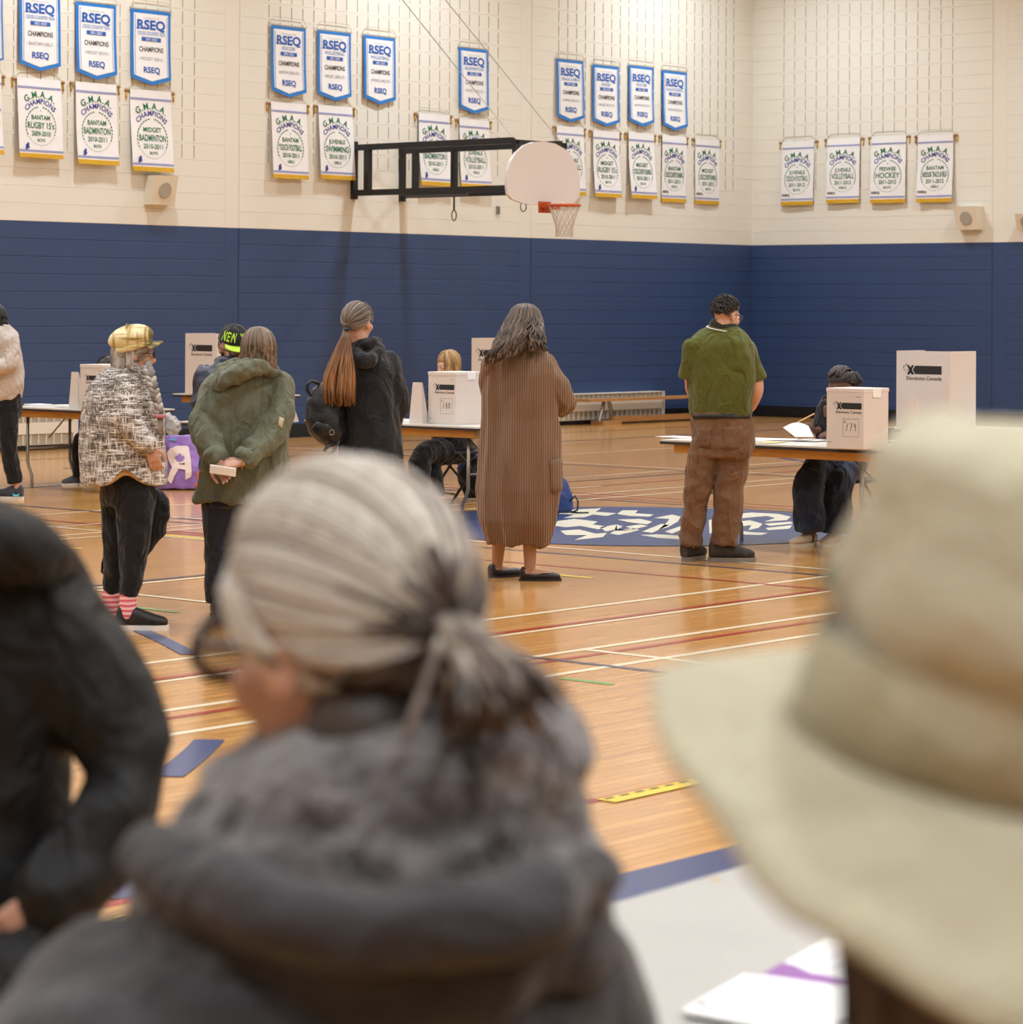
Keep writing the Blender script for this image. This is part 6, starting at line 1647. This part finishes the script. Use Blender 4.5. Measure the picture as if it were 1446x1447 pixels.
# 13. seated behind the left table -------------------------------------------------------------
p = Person('person in black seated behind the left table, hidden by the woven jacket', 25.4, 135); J = p.J
h = Head(J(150, 522, .4), (-.7, -.7, -.1)); face = (-.7, -.7)
arms = [(J(136, 552, .35), J(128, 588, .25), J(136, 592, .1)), (J(164, 552, .5), J(170, 588, .45), J(156, 590, .3))]
legs = [(J(140, 628, .3), J(110, 628, -.02), J(118, 684, .0)), (J(155, 630, .4), J(132, 632, .1), (J(136, 684, .12)))]
p.body(S_mid, h, J(152, 622, .45), J(150, 568, .42), arms, legs, [hand(J(136, 592, .1), (-1, -.5, 0), (0, 0, -1), 1)])
p.wear('sweater', [p.loft(face, .7, [(538, 138, 162), (548, 130, 168), (590, 130, 170), (630, 132, 172)], dy=.42), limb([J(136, 552, .35), J(128, 586, .25), J(136, 592, .14)], [.065, .055, .045]), limb([J(164, 552, .5), J(170, 586, .45), J(156, 590, .32)], [.065, .055, .045])], M_blackc)
p.wear('trousers', [tl([J(150, 624, .42), J(112, 616, .0), J(114, 672, .0)], [.11, .085, .07]), tl([J(155, 628, .42), J(134, 622, .1), J(137, 672, .12)], [.11, .085, .07])], M_blackc)
p.shoe(J(122, 689, .1), (-.7, -.7), .27, .1, mat('shoe_slate', (76, 80, 88), .6), M_solew); p.shoe(J(140, 689, .2), (-.5, -.85), .27, .1, mat('shoe_slate', (76, 80, 88), .6), M_solew)
locks_obj('hair', falling(h, 80, RS, lambda az: h.c.z - .1, (50, 310), .010, .003), MATS['hair_black'], p.root, [(hair_cap(h), .3)])
chair(J(154, 680, .5), (-.7, -.7, 0), 'black folding chair behind the left table')
# ================================================================== PEOPLE, foreground queue
# 10. dark coat at the left ------------------------------------------------------------
p = Person('person in black waxed coat with bent elbow at the left foreground edge', 3.3, -40); J = p.J
h = Head(J(-150, 560), (.3, .95, 0)); face = (.25, .97)
arms = [(J(50, 850, 0), J(178, 1065, -.06), J(70, 1262, -.14)), (J(-260, 850, .1), J(-300, 1080, .15), J(-250, 1290, .2))]
legs = [(J(-20, 1330, 0), (-.64, 3.3, .48), (-.66, 3.3, .09)), (J(-170, 1330, 0), (-.82, 3.3, .48), (-.84, 3.3, .09))]
legs = [(a, Vector(b), Vector(c)) for a, b, c in legs]
hd = hand(J(82, 1272, -.17), (-.8, .12, -.6), (.1, 1, 0), 1, .5, .75)
p.body(S_pink, h, J(-100, 1260), J(-100, 900), arms, legs, [hd], .012)
M_wx = mat('coat_waxed_black', (22, 22, 24), .6, .3, 6, .3, 40, fold=.45, fscale=(11, 11, 8), spec=.3)
p.wear('coat', [p.loft(face, .6, [(742, -170, 40), (760, -200, 66), (800, -240, 96), (860, -262, 108), (960, -262, 108), (1070, -255, 100), (1150, -255, 102), (1230, -255, 108), (1320, -260, 116), (1500, -270, 120), (1640, -270, 112)], 2.4),
                limb([J(40, 850, 0), J(110, 940, -.03), J(180, 1050, -.06)], [.082, .074, .056]), limb([J(182, 1056, -.06), J(180, 1110, -.08), J(150, 1180, -.11), J(88, 1262, -.14)], [.050, .046, .056, .056]), limb([J(-255, 850, .1), J(-300, 1080, .15), J(-250, 1280, .2)], [.08, .07, .06]), ellipsoid(J(20, 1390, -.16), (.085, .07, .062))], M_wx, .010, 2, (.008, (9, 9, 7), 5))
p.wear('coat_collar', [limb([J(-150, 770, -.10), J(-60, 762, -.16), J(40, 778, -.12), J(80, 800, -.02)], [.035, .045, .045, .03]), limb([J(-120, 742, -.05), J(0, 748, -.08), J(60, 775, 0)], [.03, .035, .025])], M_wx, .010, 2, (.006, (12, 12, 12), 3))
p.wear('trousers', [tl([J(-20, 1320), Vector((-.64, 3.3, .48)), Vector((-.66, 3.3, .08))], [.1, .08, .07]), tl([J(-170, 1320), Vector((-.82, 3.3, .48)), Vector((-.84, 3.3, .08))], [.1, .08, .07])], M_darkc, .014)
p.shoe(Vector((-.67, 3.2, 0)), (.2, 1), .28, .1, M_shoeb); p.shoe(Vector((-.86, 3.2, 0)), (0, 1), .28, .1, M_shoeb)
locks_obj('hair', [([h.scalp(h.dirv(az, el), 1.0), h.scalp(h.dirv(az, el - 16), 1.06), h.scalp(h.dirv(az, el - 34), 1.07)], [.008, .011, .005], RS.random(), .7) for az, el in [(RS.uniform(45, 315), RS.uniform(-8, 88)) for _ in range(160)]], MATS['hair_dark'], p.root, [(hair_cap(h), .3)])

# 11. grey ponytail in front ------------------------------------------------------------
p = Person('person with grey blond ponytail and dark grey hooded coat in the centre foreground', 2.12, 500); J = p.J
h = Head(J(487, 902), (-.69, .70, -.14), (-.05, -.02, 1), 1.03); face = (-.5, .86)
pel, ch = J(470, 2100, .02), J(520, 1420, .02)
arms = [(J(780, 1420, .06), J(840, 1900, .08), J(760, 2300, .25)), (J(170, 1440, -.02), J(80, 1900, 0), J(160, 2300, .2))]
X0 = pel.x
legs = [(Vector((X0 + .09, 2.16, .8)), Vector((X0 + .1, 2.16, .44)), Vector((X0 + .1, 2.14, .09))), (Vector((X0 - .09, 2.12, .8)), Vector((X0 - .1, 2.12, .44)), Vector((X0 - .1, 2.12, .09)))]
p.body(S_light, h, pel, ch, arms, legs, [hand(arms[0][2], (-.3, .8, -.5), (-1, 0, 0), -1), hand(arms[1][2], (.1, .8, -.5), (1, 0, 0), 1)], .009)
h.eyes(p.root); h.glasses(p.root, mat('glasses_tortoise', (30, 18, 22), .25), .029, .0052)
HAIRG = hair_mat('hair_ash_blond', [(44, 34, 30), (92, 76, 66), (150, 136, 124), (196, 186, 174), (214, 206, 196)])
tie3 = J(628, 893, -.075)
loc = tie3 - h.c
tdir = Vector((loc.dot(h.s) / .079, (loc.dot(h.f) + .012) / .1, (loc.dot(h.u) - .026) / .094)).normalized()
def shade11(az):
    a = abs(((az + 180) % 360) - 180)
    if a > 118: return max(0, min(1, .10 + RS.gauss(0, .06)))  # nape locks darker: partly hair colour, partly nape shade painted in
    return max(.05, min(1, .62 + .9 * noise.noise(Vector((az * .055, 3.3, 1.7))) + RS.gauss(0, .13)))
lk = []
for i in range(620):
    az = 360 * RS.random(); lo = hairline(az); d0 = h.dirv(az, lo + abs(RS.gauss(0, 26)))
    if RS.random() < .5: d0 = h.dirv(az, lo + RS.uniform(-2, 8))
    R = 1.03 + .08 * RS.random(); L = []; wob = RS.uniform(-.05, .05)
    for k in range(11):
        t = k / 10; d = slerp(d0, tdir, t); d = (d + Vector((wob, wob * .6, -wob)) * math.sin(math.pi * t)).normalized()
        top = max(0, d.z) * .03
        L.append(h.scalp(d, (R + top) * (1 - .10 * t ** 4)))
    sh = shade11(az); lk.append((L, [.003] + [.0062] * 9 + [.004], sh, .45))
for i in range(26):                                             # strand sweeping over the ear
    a0 = RS.uniform(-74, -52); L = [h.scalp(h.dirv(a0 + 10, 30), 1.05), h.scalp(h.dirv(a0, 10), 1.10), h.scalp(h.dirv(a0 - 14, -12), 1.11), h.scalp(h.dirv(a0 - 34, -34), 1.04), h.scalp(h.dirv(a0 - 60, -42), .98)]
    lk.append((L, [.004, .006, .006, .005, .003], .7 + .3 * RS.random(), .5))
locks_obj('hair', lk, HAIRG, p.root, [(hair_cap(h, 1.03, -.62, front=.5), .12), (ellipsoid(h.at(-.005, -.040, -.075), (.074, .052, .070), h.ax()), .06)])  # dark nape mass under the locks: brown hair with its shade coloured in
lk = []
for i in range(150):
    a, b, c_ = RS.gauss(0, 1), RS.gauss(0, 1), RS.random()
    e = J(735 + 30 * a - (60 if c_ < .25 else 0), 1000 + 22 * b + (22 if c_ < .25 else 0), -.13 + .03 * RS.gauss(0, 1)); m1 = J(690 + 22 * a, 915 + 14 * b, -.13 + .02 * RS.gauss(0, 1))
    s0_ = tie3 + Vector((RS.uniform(-.012, .012), RS.uniform(-.012, .012), RS.uniform(-.016, .016)))
    L = []
    for k in range(9):
        t = k / 8; L.append(s0_ * (1 - t) ** 2 + m1 * 2 * t * (1 - t) + e * t * t)
    lk.append((L, [.004] + [.0042] * 7 + [.0012], (.5 * RS.random() + .25, .4 * RS.random() + .15, .3 * RS.random() + .05), .8))
locks_obj('hair_ponytail', lk, HAIRG, p.root)
obj('hair_tie', [ellipsoid(tie3, (.024, .02, .024), n=14, m=10)], M_black, p.root, True)
M_fl = mat('fleece_grey', (138, 132, 133), .95, .35, 28, .8, 90, sheen=.3, spec=.2, fold=.6, fscale=(16, 16, 16), rgb2=(78, 73, 75))
M_dk = mat('coat_dark_grey', (66, 63, 66), .9, .2, 12, .5, 120, sheen=.2, spec=.2, fold=.5, fscale=(7, 7, 7))
p.wear('fleece_hood', [p.loft(face, .86, [(1000, 440, 720), (1014, 372, 782), (1040, 318, 818), (1080, 288, 832), (1112, 272, 826), (1140, 266, 812)], 2.2, tilt=.10),
                       p.loft(face, .84, [(1128, 262, 806), (1150, 232, 818), (1185, 214, 832), (1230, 206, 845), (1270, 204, 848)], 2.3, tilt=.07)], M_fl, .007, 2, (.009, (12, 12, 16), 2))
p.wear('coat_hood', [p.loft(face, .85, [(1236, 214, 838), (1262, 196, 850), (1300, 190, 857), (1345, 196, 858), (1390, 220, 850)], 2.3, tilt=.05), limb([J(215, 1215, -.08), J(330, 1265, -.16), J(540, 1310, -.20), J(760, 1290, -.16), J(842, 1230, -.05)], [.025, .032, .034, .032, .022])], M_dk, .008, 2, (.012, (8, 8, 14), 6))
p.wear('coat', [p.loft(face, .62, [(1290, 200, 800), (1320, 120, 850), (1370, 50, 890), (1440, -10, 922), (1560, -50, 940), (1800, -40, 930), (2150, -60, 940), (2600, -70, 960)], 2.4), limb([J(775, 1440, .06), J(840, 1900, .08), J(770, 2260, .24)], [.085, .07, .055]), limb([J(160, 1450, -.02), J(80, 1900, 0), J(150, 2260, .18)], [.085, .07, .055])], M_dk, .011, 2, (.010, (5, 5, 5), 3))
p.wear('trousers', [tl([a, b, c_], [.1, .08, .065]) for a, b, c_ in legs], M_darkc, .014)
p.shoe(legs[0][2] - Vector((0, .08, 0)), (-.3, 1), .26, .1, M_shoeb); p.shoe(legs[1][2] - Vector((0, .08, 0)), (-.4, 1), .26, .1, M_shoeb)

# 12. sun hat -----------------------------------------------------------------------------
p = Person('person wearing a wide brimmed cream cotton sun hat in the right foreground', 1.42, 1420); J = p.J
HC = J(1414, 1046)
h = Head(HC + Vector((0, .012, -.092)), (-.25, .95, .05), k=.92)
Xh = HC.x
ch = Vector((Xh + .02, 1.45, 1.10)); pel = Vector((Xh + .02, 1.45, .86))
arms = [(Vector((Xh + .22, 1.45, 1.15)), Vector((Xh + .26, 1.45, .9)), Vector((Xh + .2, 1.62, .75))), (Vector((Xh - .17, 1.5, 1.15)), Vector((Xh - .2, 1.52, .9)), Vector((Xh - .12, 1.7, .78)))]
legs = [(Vector((Xh + .1, 1.45, .8)), Vector((Xh + .1, 1.45, .44)), Vector((Xh + .1, 1.43, .09))), (Vector((Xh - .06, 1.45, .8)), Vector((Xh - .07, 1.45, .44)), Vector((Xh - .07, 1.43, .09)))]
p.body(S_dark, h, pel, ch, arms, legs, [hand(arms[0][2], (0, 1, -.2), (-1, 0, 0), -1), hand(arms[1][2], (0, 1, -.2), (1, 0, 0), 1)], .009)
h.eyes(p.root)
M_bc = fabric('coat_dark_brown', (40, 30, 26))
p.wear('coat', [loft([(Vector((Xh + .02, 1.46, z)), Vector((.97, .25, 0)), Vector((-.25, .97, 0)), a, b) for z, a, b in ((1.25, .09, .08), (1.22, .15, .10), (1.16, .20, .12), (1.0, .21, .13), (.8, .2, .14), (.6, .21, .14))], 28), limb([arms[0][0], arms[0][1], arms[0][2]], [.075, .065, .05]), limb([arms[1][0], arms[1][1], arms[1][2]], [.075, .065, .05])], M_bc, .011, 2, (.01, (6, 6, 6), 2))
p.wear('trousers', [tl([a, b, c_], [.1, .08, .065]) for a, b, c_ in legs], M_darkc, .014)
p.shoe(legs[0][2] - Vector((0, .08, 0)), (0, 1), .26, .1, M_shoeb); p.shoe(legs[1][2] - Vector((0, .08, 0)), (-.1, 1), .26, .1, M_shoeb)
lk = falling(h, 160, RS, lambda az: h.c.z - .13, (60, 300), .008, .003, shade=lambda az: RS.random())
locks_obj('hair', lk, hair_mat('hair_dark_brown', [(26, 18, 15), (48, 34, 28), (66, 48, 40)]), p.root, [(hair_cap(h), .3)])
M_hat = fabric('hat_cotton_cream', (186, 177, 152), .9, .08, 10, .3, 160, fold=.25, fscale=(14, 14, 14))
M_band = fabric('hat_band_khaki', (166, 154, 124), .9, .08, 10, .3, 160, fold=.2)
# hat frame: tipped back towards the viewer and down to the right
hu = Vector((.16, -.10, 1)).normalized(); hx = Vector((1, 0, -.16)); hx = (hx - hu * hx.dot(hu)).normalized(); hy = hu.cross(hx)
prof = [(.0, .158), (.03, .160), (.062, .159), (.083, .151), (.092, .138), (.086, .116), (.0955, .092), (.1005, .068), (.0995, .056), (.092, .048), (.096, .035), (.097, .0), (.0985, -.012)]
V, Fs = [], []; n = 56
for r, z in prof:
    for k in range(n):
        t = 2 * math.pi * k / n
        dent = .011 * math.sin(3 * t + 1.2) * math.sin(min(1, z / .14) * math.pi) + .006 * noise.noise(Vector((math.cos(t) * 2, math.sin(t) * 2, z * 24)))
        V.append(HC + hx * ((r + dent) * math.cos(t) * 1.06) + hy * ((r + dent) * math.sin(t) * 1.12) + hu * (z + (.012 * noise.noise(Vector((r * 30 * math.cos(t), r * 30 * math.sin(t), 3))) if z > .12 else 0)))
for j in range(len(prof) - 1):
    for k in range(n): Fs.append((j * n + k, (j + 1) * n + k, (j + 1) * n + (k + 1) % n, j * n + (k + 1) % n))
hat = obj('sun_hat', [(V, Fs)], M_hat, p.root, True)
# band
V, Fs = [], []
for j, (r, z) in enumerate(((.0945, .044), (.0985, .042), (.1025, -.004), (.0985, -.008))):
    for k in range(n):
        t = 2 * math.pi * k / n; V.append(HC + hx * (r * 1.015 * math.cos(t) * 1.06) + hy * (r * 1.015 * math.sin(t) * 1.12) + hu * z)
for j in range(3):
    for k in range(n): Fs.append((j * n + k, (j + 1) * n + k, (j + 1) * n + (k + 1) % n, j * n + (k + 1) % n))
obj('hat_band', [(V, Fs)], M_band, hat, True)
# brim: (azimuth, reach, drop at the rim)
keys = [(0, .085, -.05), (45, .08, .0), (90, .085, .015), (135, .085, .004), (180, .086, .007), (205, .087, -.012), (235, .088, -.052), (270, .09, -.080), (315, .09, -.075), (360, .085, -.05)]
def bk(a):
    a %= 360
    for (a0, r0, z0), (a1, r1, z1) in zip(keys, keys[1:]):
        if a0 <= a <= a1:
            t = (a - a0) / (a1 - a0); t = t * t * (3 - 2 * t); return r0 + (r1 - r0) * t, z0 + (z1 - z0) * t
V, Fs = [], []; nr = 9
for lay in (0, -.004):
    for j in range(nr):
        q = j / (nr - 1)
        for k in range(n):
            t = 2 * math.pi * k / n; rch, dz = bk(math.degrees(t))
            r = .104 + (rch - .006) * q; z = -.008 + dz * q ** 1.3 + .0018 * math.sin(q * 30)
            V.append(HC + hx * (r * math.cos(t)) + hy * (r * math.sin(t) * 1.06) + hu * (z + lay))
for j in range(nr - 1):
    for k in range(n):
        a, b, c_, d_ = j * n + k, (j + 1) * n + k, (j + 1) * n + (k + 1) % n, j * n + (k + 1) % n
        Fs.append((a, b, c_, d_)); o_ = nr * n; Fs.append((o_ + d_, o_ + c_, o_ + b, o_ + a))
for k in range(n):
    a, b = (nr - 1) * n + k, (nr - 1) * n + (k + 1) % n; Fs.append((a, nr * n + a, nr * n + b, b))
obj('hat_brim', [(V, Fs)], M_hat, hat, True)
obj('hat_eyelet', [tube([HC + hx * (-.098 * 1.06) + hu * .07 + hy * .01 + hy * .006 * math.cos(a) + hu * .006 * math.sin(a) for a in [i * math.pi / 5 for i in range(11)]], .002, 5, cap=False)], mat('eyelet_green', (96, 110, 96), .4, metal=.5), hat)
